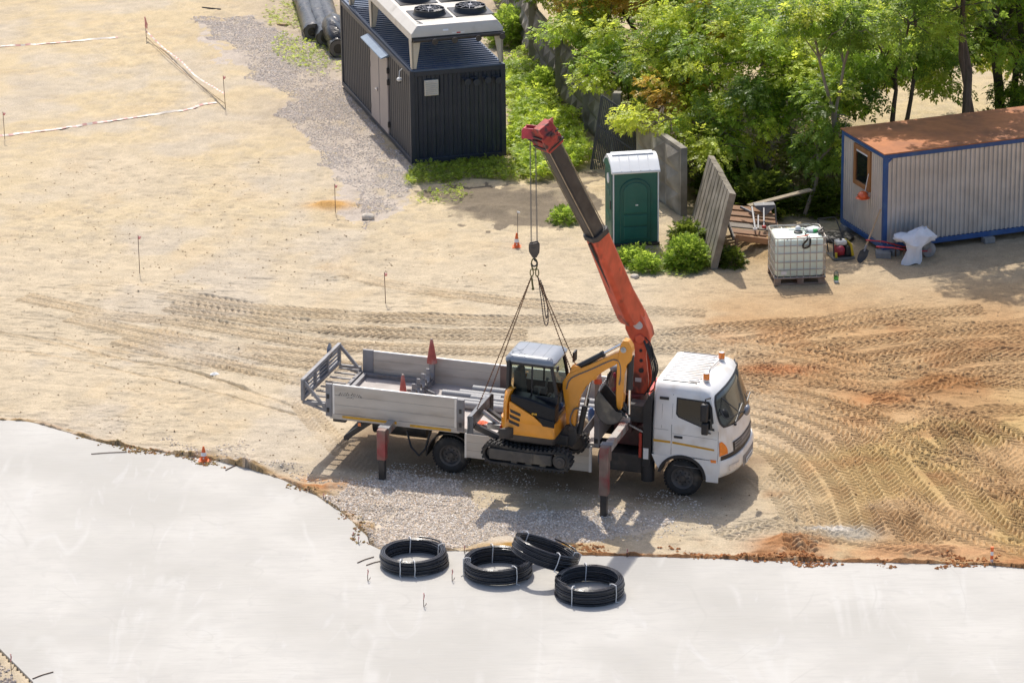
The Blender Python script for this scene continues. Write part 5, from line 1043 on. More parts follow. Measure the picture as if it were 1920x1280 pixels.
b.build('header_pipe',mat('sooty_header',(.05,.045,.042),.6,var=.3,vs=5),dc)
for (lx,ly) in((.06,.04),(2.28,.04),(.06,4.3),(2.28,4.3),(.06,6.7),(2.28,6.7)):
    b=MB(); s=1 if lx<1 else -1; b.prism([(lx+(0 if s>0 else -.12),zb),(lx+(.24 if s>0 else .10),zb),(lx+(.12 if s>0 else .10),.02),(lx+(.02 if s>0 else 0),.02)],ly,ly+.07); b.prism([(ly,zb),(ly+.26,zb),(ly+.12,.02),(ly,.02)],lx+(0 if s>0 else .04),lx+(.06 if s>0 else .10),'x'); b.build('leg',IV,dc,.008)
b=MB(); b.box(1.25,1.38,L0+.03,L0+.034,.95,1.0); 
FB=mat('black_fan_plastic',(.018,.019,.022),.4,var=.2,vs=6)
for fy in(1.12,2.62,4.12,5.62):
    for fx_ in(.80,1.84):
        b=MB(); b.box(fx_-.48,fx_+.48,fy-.46,fy+.46,ztp+.004,ztp+.02); fp=b.build('fan_plate',FB,dc)
        b=MB(); b.lathe([(.42,ztp+.02),(.39,ztp+.05),(.375,ztp+.16),(.36,ztp+.16),(.36,ztp+.03)],36,o=(fx_,fy,0)); b.build('fan_ring',FB,fp)
        b=MB()
        for k in range(7):
            a=k*2*math.pi/7; p=[(.09,-.04,.06),(.35,-.10,.05),(.35,.10,.10),(.09,.05,.10)]
            b.add([(fx_+x*math.cos(a)-y*math.sin(a),fy+x*math.sin(a)+y*math.cos(a),ztp+z) for x,y,z in p],[(0,1,2,3)])
        b.cyl((fx_,fy,ztp+.02),(fx_,fy,ztp+.12),.10,16); b.build('fan_blade',FB,fp)
        b=MB()
        for k in range(10): a=k*math.pi/5; b.bar((fx_+.08*math.cos(a),fy+.08*math.sin(a),ztp+.175),(fx_+.372*math.cos(a),fy+.372*math.sin(a),ztp+.162),.010)
        for q in(.17,.26): b.tube([(fx_+q*math.cos(t),fy+q*math.sin(t),ztp+.17) for t in np.linspace(0,6.28,24,endpoint=False)],.004,5,closed=True)
        b.cyl((fx_,fy,ztp+.165),(fx_,fy,ztp+.18),.06,14); b.build('fan_guard',mat('guard_wire',(.30,.30,.32),.4,.5),fp)
b=MB(); b.add([(.86,L0-.001,zb+.21),(1.0,L0-.001,zb+.21),(1.0,L0+.03,zb+.25),(.86,L0+.03,zb+.25)],[(0,1,2,3)]); b.box(1.08,1.40,L0-.004,L0-.001,zb+.12,zb+.17); b.build('warning_sticker',CHALK,dc)
b=MB(); b.box(1.20,1.30,L0-.007,L0-.004,zb+.13,zb+.16); b.build('warning_sticker',LENSR,dc)
MB().bar((.42,.30,ztp),(.30,.42,ztp+.05),.03).build('lifting_eye',GALV,dc)
# pale slab step beside the container and wrapped pipe rolls behind
b=MB(); b.box(-.35,.35,-1.5,1.4,-.05,.07); o=b.build('concrete_strip',mat('pale_kerb',(.50,.47,.42),.85,var=.08,vs=4),None,.01); o.location=(.20,14.6,0); o.rotation_euler=(0,0,R(16)); tag(o,'pale concrete strip lying along the right side of the container','concrete strip')
FILM=mat('black_film',(.007,.0075,.009),.30,var=.3,vs=5,bump=1.0,bs=7,stretch=(1,1,2),spec=.6)
def roll(x,y,r,l,a,lab,seed,sag=0):
    b=MB(); n=40; rg=[]
    for i in range(n+1):
        t=i/n; k=.94+.05*math.sin(t*13+seed)*math.sin(t*31)+.07*random.random(); ring_=[]
        for j in range(18):
            an=2*math.pi*j/18; q=r*k*(1+.05*math.sin(3*an+seed+t*9)+.05*math.sin(7*an+t*40)*math.sin(t*23+seed)); ring_.append((l*t,q*math.cos(an),max(-.92*r,q*math.sin(an))+r*.92))
        rg.append(ring_)
    b.loft(rg); o=b.build('wrapped_pipe',FILM,ang=70); o.location=(x,y,G(x,y)); o.rotation_euler=(0,0,a); tag(o,lab,'wrapped pipe','pipes wrapped in black film'); 
    e=MB(); e.lathe([(r*.5,-.012),(r*.86,-.012),(r*.88,.02)],20,o=(0,0,r*.92),axis='x'); e.build('pipe_end',mat('pipe_end_face',(.12,.11,.10),.6),o); return o
roll(-5.42,25.3,.25,5.5,R(97),'black film wrapped pipe at the left of the pile',1); roll(-5.02,24.6,.27,5.5,R(97),'black film wrapped pipe in the middle of the pile',2); roll(-4.62,23.4,.27,6,R(97),'thick black wrapped pipe at the right, nearest the container',4)
sack('plastic_sheet','bunched shiny black plastic sheet draped between the wrapped pipes',(-4.80,24.6,.2),(.30,1.1,.36),FILM,4,R(8),'plastic sheet')
bx_=MB(); bx_.box(-.2,.2,-.04,.04,0,.05); o=bx_.build('timber_offcut',mat('pale_timber',(.40,.27,.17),.8,var=.15)); o.location=(-6.3,27.1,G(-6.3,27.1)); tag(o,'small timber offcut beside the wrapped pipes','timber')
b=MB(); b.tube([(-.3,0,.02),(.3,.05,.02)],.02,6); o=b.build('dark_stick',DARK); o.location=(-8.5,29.0,G(-8.5,29)); o.rotation_euler=(0,0,-.5); tag(o,'dark stick lying above the thin gravel at the top','stick')
# ---------------- concrete fence, leaning slabs, metal grille
FCM=mat('weathered_concrete',(.30,.275,.23),.92,var=.25,vs=2.2,c2=(.17,.15,.115),s2=1.6,t2=(.42,.68),bump=.35,bs=16)
FC2=mat('old_concrete_post',(.29,.265,.22),.92,var=.2,vs=3,c2=(.16,.13,.09),s2=3,bump=.3,bs=18)
def fpanel(b,p,q,h,z0=-.1,t=.10,nu=None,left=True):
    p,q=Vector((p[0],p[1],0)),Vector((q[0],q[1],0)); d=q-p; L=d.length; d.normalize(); n=Vector((-d.y,d.x,0))
    if n.x>0: n=-n
    nu=nu or max(2,int(round(L/.62))); nv=3; P=lambda u,v,o:(p+d*u+n*o+Vector((0,0,z0+v)))
    fl=.10; b.add([P(0,0,0),P(L,0,0),P(L,h,0),P(0,h,0),P(0,0,-t),P(L,0,-t),P(L,h,-t),P(0,h,-t)],[(4,5,6,7),(0,1,5,4),(3,2,6,7),(0,3,7,4),(1,2,6,5),(0,1,2,3)])
    du=(L-2*fl)/nu; dv=(h-2*fl)/nv
    for i in range(nu):
        for j in range(nv):
            u=fl+i*du; v=fl+j*dv; c=P(u+du/2,v+dv/2,.13); e=[P(u,v,.003),P(u+du,v,.003),P(u+du,v+dv,.003),P(u,v+dv,.003)]
            m1=[P(u+du/2,v,.012),P(u+du,v+dv/2,.012),P(u+du/2,v+dv,.012),P(u,v+dv/2,.012)]
            b.add([c]+e+m1,[(0,5,2),(0,2,6),(0,6,3),(0,3,7),(0,7,4),(0,4,8),(0,8,1),(0,1,5)])
FP=[(-.26,29.5),(.20,25.9),(.71,22.06),(1.37,18.76),(2.02,15.99),(2.70,12.95)]
fn=thing('concrete_fence','weathered grey concrete fence of relief panels running back beside the trees','fence',(0,0,0))
for i in range(5):
    b=MB(); fpanel(b,FP[i],FP[i+1],1.72+.04*(i%2)); b.build('fence_panel',FCM,fn,smooth=False)
for i,(x,y) in enumerate(FP):
    b=MB(); b.cbox((x-.05,y,.85),(.20,.22,2.0),Matrix.Rotation(R(-13),3,'Z')); b.build('fence_post',FC2,fn,.015)
b=MB(); fpanel(b,(3.05,11.35),(4.0,8.72),1.75,z0=-.1,t=.16,nu=3); o=b.build('fence_slab',FCM,smooth=False); tag(o,'free-standing relief concrete slab right behind the green toilet','concrete slab')
def slab_(A,B,C,D,t,lab,grooves=9):
    A,B,C,D=map(Vector,(A,B,C,D)); n=(B-A).cross(D-A).normalized()
    if n.x>0: n=-n
    b=MB(); 
    for k in range(grooves):
        for (u0,u1,o) in(((k+.0)/grooves,(k+.8)/grooves,0),((k+.8)/grooves,(k+1)/grooves,-.018)):
            f=lambda u,v,o:(A+(B-A)*u)*(1-v)+(D+(C-D)*u)*v+n*o
            e=lambda:random.uniform(-.012,.012)
            tj=1-.012*random.random()
            V=[f(u0,0,o),f(u1,0,o),f(u1,tj,o),f(u0,tj,o),f(u0,0,-t),f(u1,0,-t),f(u1,tj,-t),f(u0,tj,-t)]; b.add(V,[(0,1,2,3),(4,5,6,7),(0,1,5,4),(3,2,6,7),(0,3,7,4),(1,2,6,5)])
    o=b.build('leaning_slab',mat('lichen_concrete',(.25,.22,.175),.92,var=.25,vs=3,c2=(.14,.12,.085),s2=2.0,t2=(.45,.68),bump=.5,bs=12),smooth=False); return tag(o,lab,'concrete slab')
slab_((4.46,4.72,-.1),(4.24,8.9,-.1),(4.64,8.85,1.46),(4.90,4.70,1.80),.15,'tall weathered concrete slab leaning beside the wooden bench')
gt=thing('metal_grille','dark slatted metal panel leaning against the fence under the branches','metal panel',(0,0,0))
P0,P1,P2=Vector((1.98,12.6,0)),Vector((2.26,12.75,1.82)),Vector((3.45,12.4,1.05)); P3=P0+(P2-P1)
GRM=mat('dark_grille_steel',(.065,.07,.078),.55,.2,var=.15,vs=5)
b=MB()
for p,q in((P0,P1),(P1,P2),(P3,P2),(P0,P3),(P0.lerp(P1,.60),P3.lerp(P2,.60))): b.bar(p,q,.05,.04,(0,1,0))
b.build('panel_frame',GRM,gt,.006)
b=MB()
for k in range(1,30): t=k/30; b.bar(P0.lerp(P3,t),P1.lerp(P2,t),.026,.012,(0,1,0))
b.build('slat',GRM,gt,smooth=False)
# ---------------- portable toilet
TG=mat('dark_green_plastic',(.013,.115,.092),.42,var=.10,vs=3,c2=(.03,.12,.10),s2=2.5,t2=(.56,.75))
TG2=mat('green_plastic_panel',(.011,.095,.076),.45,var=.10,vs=3)
WT=mat('white_roof_plastic',(.76,.77,.76),.5,var=.04,vs=4)
to=thing('portable_toilet','dark green portable toilet with white ribbed roof','toilet',(2.34,6.40,0),rz=R(9))
w,d,h=1.07,1.0,1.76
b=MB(); b.box(.02,w-.02,.02,d-.02,.06,h); b.build('cabin',TG,to,.02)
b=MB(); b.box(-.02,w+.02,-.02,d+.02,0,.07); b.build('skid_base',DARK,to,.01)
b=MB()
ar=[(.17,.12),(.88,.12),(.88,1.3)]+[(.525+.355*math.cos(t),1.3+.30*math.sin(t)) for t in np.linspace(R(10),R(170),14)]+[(.17,1.3)]
b.prism(ar,-.012,.02); pnl=b.build('moulded_panel',TG2,to,.01)
b=MB()
ar2=[(.25,.80),(.80,.80),(.80,1.3)]+[(.525+.275*math.cos(t),1.3+.225*math.sin(t)) for t in np.linspace(R(10),R(170),14)]+[(.25,1.3)]
b.prism(ar2,-.03,-.012); b.build('moulded_arch',TG,pnl,.012)
for z0,z1 in((.18,.46),(.50,.75)): MB().box(.25,.80,-.028,-.012,z0,z1).build('moulded_recess',TG,pnl,.012)
MB().box(.52,.58,-.034,-.03,.97,1.0).build('small_tag',CHALK,pnl)
b=MB()
for x in(0,w-.03): b.box(x,x+.03,-.015,.015,.06,h)
b.build('corner_trim',WT,to,.006)
b=MB(); b.box(-.012,.02,.10,d-.10,.12,1.72); b.build('door',TG2,to,.01)
b=MB(); b.box(-.03,-.012,.16,.26,.85,1.05); b.build('door_handle',BLACKP,to,.01)
b=MB(); b.cyl((-.03,.48,1.52),(-.012,.48,1.52),.12,24); b.build('round_badge',CHALK,to)
for z in(.55,1.15): MB().box(-.022,-.012,.30,.78,z,z+.12).build('door_rib',TG,to,.01)
prof=[(-.04,h-.02),(-.04,h+.03),(.18,h+.20),(.32,h+.29),(.48,h+.315),(.64,h+.29),(.78,h+.20),(d+.04,h+.03),(d+.04,h-.02)]
b=MB(); b.prism(prof,-.03,w+.03,'x'); rf=b.build('roof',WT,to,.012)
b=MB()
for x in(.20,.42,.64,.86): b.bar((x,-.03,h+.045),(x,.32,h+.30),.03,.012)
b.build('roof_rib',WT,rf); MB().box(.05,w-.05,.36,.60,h+.31,h+.335).build('roof_cap',WT,rf,.012)
b=MB(); b.prism([(.06,h),(d-.06,h),(d-.10,h+.06),(.80,h+.14),(.48,h+.24),(.16,h+.14),(.10,h+.06)],-.036,-.030,'x'); b.build('roof_gable',TG,to)
# ---------------- site hut
BLU=mat('blue_frame_paint',(.025,.085,.25),.45,var=.15,vs=4,c2=(.05,.12,.26),s2=3)
ZN=mat('galvanised_cladding',(.57,.565,.55),.36,.4,var=.10,vs=2.5,c2=(.53,.52,.50),s2=1.4,t2=(.45,.7))
RST=mat('rusty_roof_sheet',(.46,.175,.065),.8,var=.2,vs=2.5,c2=(.29,.115,.05),s2=1.2,t2=(.45,.65))
hu=thing('site_hut','galvanised site hut with blue frame, rusty roof and a wooden window','site hut',(8.431,5.518,.02),rz=R(20.4))
hl,hd_,hz0,hz1=6.0,2.25,.14,2.36
b=MB(); corr(b,hl-.2,hz1-hz0-.2,hz0+.10,.115,.038,lambda s,dd,z:(.10+s,.02+dd,z)); b.build('front_wall',ZN,hu,smooth=False)
b=MB(); corr(b,.62,hz1-hz0-.2,hz0+.1,.105,.028,lambda s,dd,z:(.02+dd,.08+s,z)); corr(b,hd_-1.58-.10,hz1-hz0-.2,hz0+.1,.105,.028,lambda s,dd,z:(.02+dd,1.58+s,z)); corr(b,.88,1.28-hz0-.1,hz0+.1,.105,.028,lambda s,dd,z:(.02+dd,.70+s,z)); b.box(.02,.05,.70,1.58,2.24,hz1-.1); b.build('side_wall',ZN,hu,smooth=False)
b=MB(); b.box(.1,hl-.1,hd_-.05,hd_-.02,hz0,hz1); b.box(hl-.05,hl-.02,.1,hd_-.1,hz0,hz1); b.box(.1,hl-.1,.1,hd_-.1,hz0,hz0+.06); b.build('rear_wall',ZN,hu)
b=MB()
for x in(0,hl-.10):
    for y in(0,hd_-.10): b.box(x,x+.10,y,y+.10,hz0-.02,hz1)
for z in(hz0-.02,hz1-.10):
    b.box(.10,hl-.10,-.004,.09,z,z+.11); b.box(.10,hl-.10,hd_-.09,hd_,z,z+.11); b.box(-.004,.09,.10,hd_-.10,z,z+.11); b.box(hl-.09,hl,.10,hd_-.10,z,z+.11)
b.prism([(.10,hz1-.11),(.20,hz1-.11),(.10,hz1-.20)],.0,.05); b.build('frame',BLU,hu,.008)
b=MB(); b.box(-.03,hl+.03,-.03,hd_+.03,hz1+.006,hz1+.035); b.build('roof',RST,hu,.006)
WD=mat('varnished_frame_wood',(.34,.15,.05),.55,var=.15,vs=6,stretch=(1,1,.3))
b=MB(); y0,y1,z0,z1=.72,1.56,1.28,2.24
b.box(-.03,.06,y0,y0+.11,z0,z1); b.box(-.03,.06,y1-.11,y1,z0,z1); b.box(-.03,.06,y0+.11,y1-.11,z0,z0+.11); b.box(-.03,.06,y0+.11,y1-.11,z1-.11,z1); wn=b.build('window',WD,hu,.008)
b=MB(); b.box(.0,.012,y0+.11,y1-.11,z0+.11,z1-.11); b.build('pane',GLASSD,wn); MB().box(-.012,-.004,y0+.115,y1-.115,z1-.16,z1-.115).build('pale_strip',CHALK,wn)
he=thing('hard_hat','orange hard hat hanging by its strap below the hut window','hard hat',Matrix.Translation((8.431,5.518,.02))@Matrix.Rotation(R(20.4),4,'Z')@Vector((-.14,.80,1.20)))
b=MB(); b.sph((0,0,0),.125,18,12,(.95,1.1,.85)); b.lathe([(.12,-.03),(.165,-.045),(.165,-.055),(.12,-.05)],20); b.build('shell',mat('orange_hat_shell',(.75,.12,.03),.35,var=.05,coat=.4),he); b=MB(); b.tube([(.05,.02,.08),(.09,.0,.35),(.12,-.02,.52)],.010,6); b.build('strap',CHALK,he)
MB().tube([(-.1,-.03,.02),(-.12,.05,.0),(-.05,.12,.02)],.012,6).build('headband',BLACKP,he)
def hw(x,y,z): return Matrix.Translation((8.431,5.518,.02))@Matrix.Rotation(R(20.4),4,'Z')@Vector((x,y,z))
BLK=mat('grey_block',(.24,.24,.235),.9,var=.15,vs=8,bump=.4,bs=30)
def block(c,s,rz,lab): b=MB(); b.box(-s[0]/2,s[0]/2,-s[1]/2,s[1]/2,0,s[2]); o=b.build('concrete_block',BLK,None,.012); o.location=c; o.rotation_euler=(0,0,R(20.4)+rz); tag(o,lab,'concrete block')
block(hw(-.02,-.06,-.04),(.34,.34,.16),-.4,'grey concrete block under the near corner of the hut'); block(hw(.26,-.02,-.04),(.18,.30,.16),0,'second grey block right of the corner one, below the blue beam'); block(hw(2.66,-.02,-.02),(.26,.22,.14),0,'grey block under the middle of the hut front beam')
block(hw(.1,2.0,-.04),(.3,.3,.16),0,'grey block under the rear left corner of the hut')
# ---------------- liquid tank in a cage on a pallet
TK=mat('milky_plastic_tank',(.74,.84,.75),.35,var=.05,vs=3); 
tb_=TK.node_tree.nodes['Principled BSDF']; tb_.inputs['Subsurface Weight'].default_value=.25; tb_.inputs['Subsurface Radius'].default_value=(.08,.10,.08)
ib=thing('liquid_tank','white caged liquid tank on a pallet with straps on top','tank',(5.84,3.53,.0),rz=R(5))
w,d=1.14,.98
b=MB(); b.loft([[(x,y,z) for x,y,_ in rr(0,.03+s,w-.03-s,.03+s,d-.03-s,.10)] for z,s in((.17,.03),(.20,0),(.98,0),(1.02,.02),(1.035,.07))]); tk=b.build('bottle',TK,ib,ang=60)
b=MB(); b.lathe([(.10,1.03),(.10,1.065),(.085,1.075),(0,1.075)],24,o=(.60,.52,0)); b.build('cap',BLACKP,tk); b=MB(); b.sph((.60,.56,1.12),.065,14,10); b.build('cap_knob',CHALK,tk)
b=MB(); b.box(.27,.30,.05,d-.05,1.03,1.05); b.box(.75,.78,.05,d-.05,1.03,1.045); b.build('top_rib',TK,tk,.008)
b=MB(); 
ringp=[(x,y) for x,y,_ in rr(0,.0,w,.0,d,.09)]
for z in(.16,.34,.52,.72,.90,1.07): b.tube([(x,y,z) for x,y in ringp],.011 if z<1.05 else .016,6,closed=True)
for k in range(8): x=.06+(w-.12)*k/7; b.tube([(x,0,.15),(x,0,1.07)],.009,6); b.tube([(x,d,.15),(x,d,1.07)],.009,6)
for k in range(7): y=.06+(d-.12)*k/6; b.tube([(0,y,.15),(0,y,1.07)],.009,6); b.tube([(w,y,.15),(w,y,1.07)],.009,6)
cg=b.build('cage',mat('zinc_cage',(.50,.47,.43),.45,.3,var=.12,vs=12,c2=(.36,.28,.22),s2=6),ib)
b=MB(); b.box(.14,.26,-.016,-.012,.24,.32); b.build('torn_label',CHALK,cg)
PW=mat('pallet_wood',(.30,.22,.16),.85,var=.2,vs=5,c2=(.22,.14,.10),s2=3)
b=MB(); b.box(-.01,w+.01,-.01,d+.01,.13,.15); b.box(-.01,w+.01,-.01,.1,.0,.025); b.box(-.01,w+.01,d-.1,d+.01,0,.025)
for x in(0,w/2-.06,w-.16):
    for y in(0,d/2-.06,d-.12): b.box(x,x+.14,y,y+.12,.025,.13)
b.build('pallet',PW,ib,.005)
st=thing('ratchet_strap','black ratchet straps and red webbing tossed over the caged tank','strap',Matrix.Translation((5.84,3.53,0))@Matrix.Rotation(R(5),4,'Z')@Vector((.72,.35,1.05)),rz=R(5))
def ribbon(b,P,w,up=(0,0,1)):
    C=catmull(P,.03)
    for i in range(len(C)-1): b.bar(C[i],C[i+1],w,.006,up)
b=MB(); ribbon(b,[(-.02,.5,.03),(.1,.3,.05),(.0,.0,.03),(.02,-.25,.02),(.0,-.372,.0),(-.10,-.378,-.12),(-.08,-.378,-.20),(.04,-.378,-.16),(.06,-.378,-.02),(.05,-.30,.03)],.045,(0,1,.3)); ribbon(b,[(-.3,.45,.04),(0,.38,.08),(.25,.25,.06),(.40,.10,.04)],.05); ribbon(b,[(-.1,.5,.06),(.15,.48,.09),(.38,.38,.05)],.05); b.build('webbing',BLACKP,st,smooth=False)
b=MB(); b.box(.30,.42,-.05,.06,.0,.06); b.bar((.3,0,.05),(.42,.1,.1),.04); b.build('ratchet',DARK,st,.006)
b=MB(); ribbon(b,[(-.22,-.20,.01),(-.05,-.22,.03),(.06,-.16,.04)],.05); b.build('red_webbing',mat('faded_red_webbing',(.45,.09,.06),.8,var=.2),st,smooth=False)
sack('green_printed_bag','white plastic bag with a green print on the caged tank top',tuple(Matrix.Translation((5.84,3.53,0))@Matrix.Rotation(R(5),4,'Z')@Vector((.93,.60,1.03))),(.17,.15,.06),mat('white_green_bag',(.72,.74,.72),.5,c2=(.05,.45,.10),s2=5,t2=(.56,.6),var=.05),4,0,'bag')
b=MB(); b.lathe([(0,0),(.05,0),(.055,.03),(.055,.17),(.045,.21),(.022,.24),(.022,.27),(0,.27)],18); o=b.build('plastic_bottle',glass('bottle_plastic',(.86,.90,.88),.3)); o.location=(7.22,3.72,G(7.22,3.72)); tag(o,'clear plastic bottle standing right of the caged tank','bottle'); MB().lathe([(.056,.06),(.0565,.13)],18).build('bottle_label',mat('green_label',(.12,.50,.08),.5),o); MB().lathe([(.056,.0),(.0565,.035),(.0,.036)],18).build('bottle_dregs',CHALK,o)
# ---------------- wooden bench with trestles and planks
bn_=thing('wooden_bench','brown slatted wooden platform on legs behind the caged tank','wooden bench',(5.09,5.58,0),rz=R(8))
WDB=mat('brown_timber',(.27,.15,.085),.8,var=.2,vs=4,c2=(.20,.14,.10),s2=2.5,stretch=(.4,3,3)); WDG=mat('grey_timber',(.24,.21,.18),.85,var=.2,vs=4,stretch=(.4,3,3))
for k in range(6):
    y=.02+.36*k; z=.43+.035*k; b=MB(); b.cbox((.62,y+.14,z-.10),(1.25,.26,.035),Matrix.Rotation(R(9),3,'Y')@Matrix.Rotation(R(5),3,'X')); b.build('slat',WDG if k in(2,) else WDB,bn_,.005)
b=MB(); b.bar((0,0,.47),(1.4,0,.20),.05,.14); b.build('front_rail',mat('orange_brown_timber',(.38,.20,.10),.75,var=.15,vs=5),bn_,.006)
for (x,y,h) in((.03,.0,.45),(.06,1.9,.62),(1.3,.0,.22),(1.3,1.9,.35)): MB().bar((x-.03,y,-.02),(x,y,h),.07).build('leg',WDB,bn_,.006)
MB().bar((-.04,.0,.45),(.06,1.95,.66),.05,.10).build('side_rail',WDG,bn_,.006)
tr_=thing('folding_trestle','grey folded metal trestle with red feet lying on the bench','trestle',(5.55,6.2,.45),rz=R(6))
b=MB(); b.bar((0,-.15,.08),(.08,.75,.30),.04); b.bar((.08,-.1,.05),(.16,.35,.22),.035); b.bar((.24,.05,.05),(.38,.9,.35),.035); b.box(.14,.62,.72,.95,.30,.34); b.prism([(.14,.30),(.62,.30),(.40,.10)],.70,.72); b.bar((-.18,.8,.30),(.1,.55,.20),.05); b.bar((.62,.75,.30),(.64,.7,-.1),.03); b.build('trestle_frame',mat('pale_grey_tube',(.20,.20,.21),.55,.2,var=.15),tr_,.005)
b=MB(); b.cbox((.24,.04,.04),(.09,.07,.06)); b.build('foot',mat('red_plastic',(.45,.04,.04),.5),tr_,.01); MB().cbox((0,-.16,.06),(.1,.06,.05)).build('foot_cover',CHALK,tr_,.01)
b=MB(); b.bar((0,0,0),(1.5,.75,.14),.16,.03); o=b.build('loose_plank',mat('weathered_plank',(.34,.28,.20),.85,var=.2,vs=5)); o.location=(5.50,7.35,.66); tag(o,'long weathered plank laid across the back of the bench','plank')
# ---------------- plate compactor, shovel, wheelbarrow
pc=thing('plate_compactor','plate compactor with red engine, white tank and yellow guard beside the hut','plate compactor',(7.50,5.28,0),rz=R(14))
b=MB(); b.prism([(-.26,.07),(-.22,.02),(.24,.02),(.28,.07),(.24,.075),(-.22,.075)],-.10,.42); b.build('base_plate',mat('worn_plate',(.16,.16,.15),.55,.3,var=.2),pc,.008)
b=MB(); b.box(-.13,.05,.0,.24,.10,.30); b.sph((-.06,-.0,.24),.11,14,10); b.build('engine',mat('engine_red',(.33,.025,.045),.45,var=.1),pc,.02)
b=MB(); b.box(-.14,.12,.02,.24,.32,.44); b.build('fuel_tank',mat('cream_tank',(.66,.64,.58),.4,var=.05),pc,.04)
b=MB(); b.box(.06,.20,-.04,.28,.10,.32); b.cyl((-.02,.1,.44),(-.02,.1,.48),.03,10); b.build('engine_block',BLACKP,pc,.02)
b=MB(); b.prism([(.20,.08),(.26,.10),(.20,.38),(.15,.40)],-.06,.34); b.box(-.2,-.15,-.08,-.04,.08,.2); b.build('belt_guard',mat('yellow_guard',(.55,.40,.02),.45,var=.12),pc,.008)
b=MB(); b.tube([(-.22,.35,.1),(-.22,.5,.35),(-.25,1.05,.62),(-.22,1.1,.66),(.18,1.1,.66),(.2,1.05,.62),(.18,.5,.35),(.18,.35,.1)],.016,8); b.tube([(-.22,-.05,.1),(-.22,.02,.42),(-.22,.4,.45)],.015,6); b.build('handle',BLACKP,pc)
sack('dark_sheet','dark crumpled sheet on the ground behind the plate compactor',(7.45,6.75,.0),(.42,.38,.10),mat('dark_sheet_cloth',(.05,.045,.035),.6,var=.3),21,.3,'sheet')
sv=thing('shovel','shovel with a long wooden handle leaning on the hut corner','shovel',(0,0,0))
p,q=Vector((7.88,5.02,.06)),Vector((8.36,5.55,1.10)); b=MB(); b.tube([p+(q-p)*.22,q],.020,8); b.build('handle',mat('pale_handle_wood',(.46,.32,.19),.6,var=.1),sv)
b=MB(); b.loft([[(p+(q-p)*t+Vector((wd*c,-.02*abs(c)-.01,0))) for c in(-1,-.5,0,.5,1)] for t,wd in((-.04,.02),(.02,.09),(.10,.11),(.20,.10),(.24,.03))],cap=False,closed=False); b.build('blade',DARK,sv)
MB().tube([p+(q-p)*.18,p+(q-p)*.30],.024,8).build('socket',GREY,sv)
wb=thing('wheelbarrow','old grey wheelbarrow with red handles full of white bags','wheelbarrow',hw(.0,-.45,-.02),rz=R(20.4))
b=MB(); b.loft([rr(.30,.40,.80,-.16,.16,.06),rr(.55,.18,1.02,-.28,.28,.10)],cap=False); b.box(.42,.78,-.14,.14,.295,.31); b.tube([(x,y,.55) for x,y,_ in rr(0,.18,1.02,-.28,.28,.10)],.016,6,closed=True); b.build('tray',mat('cement_splashed_tray',(.34,.33,.31),.7,.1,var=.25,vs=6),wb)
for s in(-1,1): b=MB(); b.tube([(-.52,s*.26,.50),(-.1,s*.24,.42),(.35,s*.16,.27),(.85,s*.08,.17)],.017,8); b.build('handle',mat('red_tube',(.45,.045,.05),.5,var=.15),wb)
for s in(-1,1): b=MB(); b.tube([(.20,s*.2,.33),(.22,s*.24,.0)],.016,6); b.build('leg',RB,wb)
b=MB(); b.lathe([(.06,-.04),(.13,-.045),(.165,-.03),(.175,0),(.165,.03),(.13,.045),(.06,.04)],26,axis='y'); wh=b.build('wheel',mat('muddy_tyre',(.30,.29,.28),.9,var=.25,vs=10),wb,loc=(.93,0,.165)); MB().cyl((0,-.05,0),(0,.05,0),.055,12).build('hub',mat('pink_hub',(.34,.24,.22),.7),wh)
BG=mat('white_woven_bag',(.74,.75,.78),.6,var=.06,vs=6,bump=.35,bs=9)
# drooping bag: gathered cloth sheet with folds hanging over the tray side
rg=np.random.default_rng(3); b=MB(); rings=[]
for k,(z,rx,ry,cx) in enumerate([(-.02,.24,.11,.36),(.05,.235,.115,.36),(.18,.20,.11,.38),(.33,.17,.11,.42),(.46,.27,.17,.48),(.53,.40,.21,.54),(.59,.41,.21,.56),(.66,.30,.16,.57),(.72,.17,.09,.60),(.77,.07,.04,.68)]):
    rings.append([(cx+rx*math.cos(a)*(1+.10*math.sin(5*a+k*.6)+.06*math.sin(9*a+k)),-.30+.08*(z>.5)+ry*math.sin(a)*(1+.18*math.sin(6*a+k*.5)),z+.035*math.sin(3*a+k)) for a in np.linspace(0,6.283,36,endpoint=False)])
b.loft(rings); o=b.build('woven_bag',BG,ang=50); o.location=hw(0,-.45,0); o.rotation_euler=(0,0,R(20.4)); tag(o,'tall white woven bag hanging over the wheelbarrow side to the ground','bag')
sack('woven_bag','white crumpled bag bulging at the left end of the wheelbarrow',tuple(hw(.26,-.42,.44)),(.20,.20,.10),BG,11,.4,'bag'); sack('woven_bag','white torn bag flopping over the right end of the wheelbarrow',tuple(hw(.90,-.50,.40)),(.17,.20,.11),BG,13,.2,'bag')
sack('cement_bag','small tan paper bag at the back right of the wheelbarrow',tuple(hw(.88,-.30,.54)),(.12,.10,.08),SACKM,15,.2,'bag')
